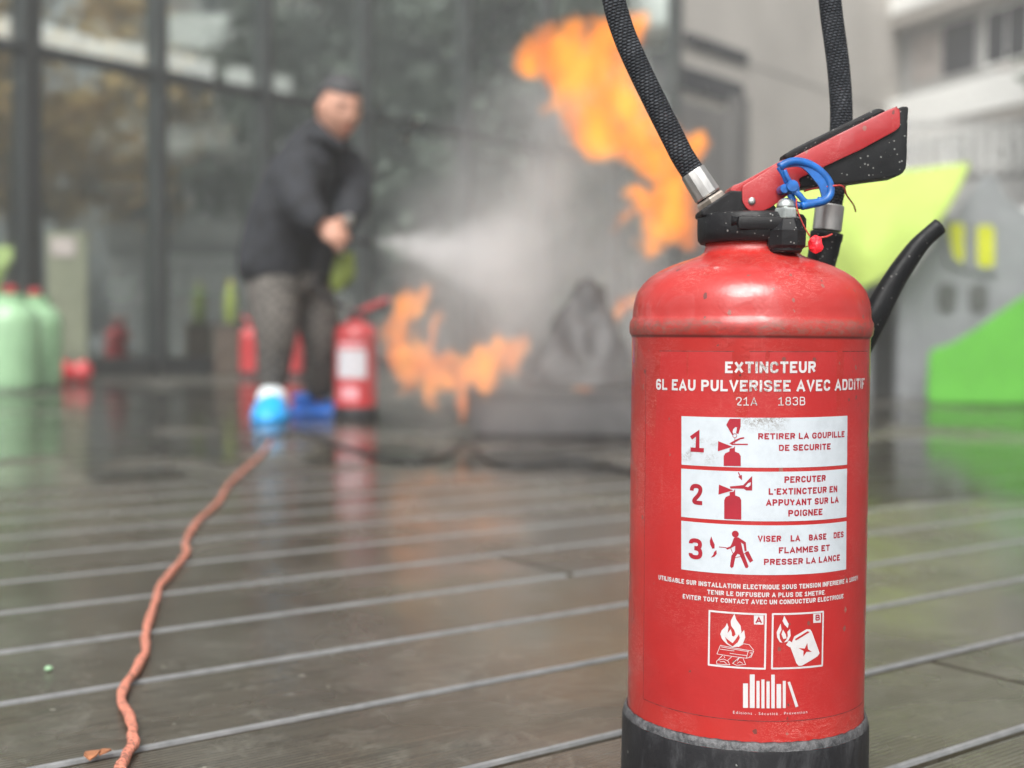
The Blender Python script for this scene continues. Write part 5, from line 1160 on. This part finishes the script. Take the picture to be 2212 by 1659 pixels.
# the nozzle and hose he holds
nz = thing('spray_nozzle', 'black extinguisher spray nozzle held in the man\'s hands', 'nozzle', tuple(A(735, 505, 4.50)))
no = nz.location
obj('barrel', tube([A(715, 492, 4.5)-no, A(760, 515, 4.5)-no, A(784, 520, 4.5)-no, A(800, 523, 4.5)-no], [.016, .015, .013, .018], 14), M['grip'], nz, True)
obj('trigger', tube(catmull([A(720, 500, 4.49)-no, A(742, 520, 4.48)-no, A(760, 545, 4.47)-no], 5), .008, 8), M['grip'], nz, True)
obj('tip', lathe([(.010, 0), (.018, .01), (.018, .035), (.008, .04)], 16), M['alu'], nz, 40).location = A(752, 488, 4.5)-no
e2 = ground(768, 905)
obj('hose', tube(catmull([A(716, 494, 4.5)-no, A(700, 545, 4.55)-no, A(682, 590, 4.58)-no, A(690, 625, 4.58)-no, A(722, 655, 4.6)-no, Vector((e2.x-.035, e2.y, .425))-no], 8), .009, 12), M['black_hose'], nz, True)
lg = thing('lime_tag', 'lime green cloth tag hanging below the man\'s hands', 'tag', tuple(A(740, 585, 4.6)))
bm = bmesh.new(); bmesh.ops.create_icosphere(bm, subdivisions=3, radius=1, matrix=Matrix.Rotation(.35, 4, 'Y') @ Matrix.Diagonal((.042, .018, .078, 1)))
for v in bm.verts: v.co *= 1+.25*noise.noise(v.co*18)
obj('cloth', bm, M['lime'], lg, True); obj('tie', tube([Vector((0, 0, .06)), A(738, 528, 4.55)-A(740, 585, 4.6)], .008, 8), M['white_cloth'], lg, True)

# ------------------------------------------------------------------ litter
def leaf(x, y, label, s=.018, group=None):
    g = ground(x, y); t = [(0, 0), (.3, .28), (.7, .22), (1, 0), (.7, -.24), (.35, -.25)]
    bm = bmesh.new(); a = random.uniform(0, 6)
    top = [bm.verts.new(((p[0]-.5)*s*math.cos(a)-p[1]*s*math.sin(a), (p[0]-.5)*s*math.sin(a)+p[1]*s*math.cos(a), .003+.18*s*abs(p[1])*2)) for p in t]
    bot = [bm.verts.new(v.co-Vector((0, 0, .0012))) for v in top]; bm.faces.new(top); bm.faces.new(bot[::-1])
    for i in range(6): bm.faces.new((top[i], bot[i], bot[(i+1) % 6], top[(i+1) % 6]))
    bmesh.ops.recalc_face_normals(bm, faces=bm.faces[:]); o = obj('dead_leaf', bm, M['leaf_litter']); o.location = (g.x, g.y, .001); tag(o, label, 'leaf', group)
leaf(198, 1642, 'orange brown leaf scrap on the board edge at the bottom left', .020)
leaf(226, 1635, 'smaller leaf scrap just right of the orange brown one', .014)
g = ground(105, 1450); o = obj('pebble', lathe([(.001, 0), (.0036, .001), (.004, .0025), (.0024, .004), (.001, .0045)], 12), M['gas_green'], None, True); o.location = (g.x, g.y, .0005); tag(o, 'small pale green blob on the wet boards at the left', 'pebble')

# ------------------------------------------------------------------ thin air over the courtyard
hz = NT('thin_haze'); pv_ = hz.n('ShaderNodeVolumePrincipled'); pv_.inputs['Color'].default_value = (.93, .94, .95, 1); pv_.inputs['Density'].default_value = .0085; pv_.inputs['Anisotropy'].default_value = .2
hz.l(pv_.outputs[0], hz.out.inputs['Volume'])
tag(obj('haze', boxbm(Vector((3, 10, 6.0)), (34, 34, 14.2)), hz.m), 'thin grey smoke haze hanging over the courtyard', 'haze', kind='stuff')
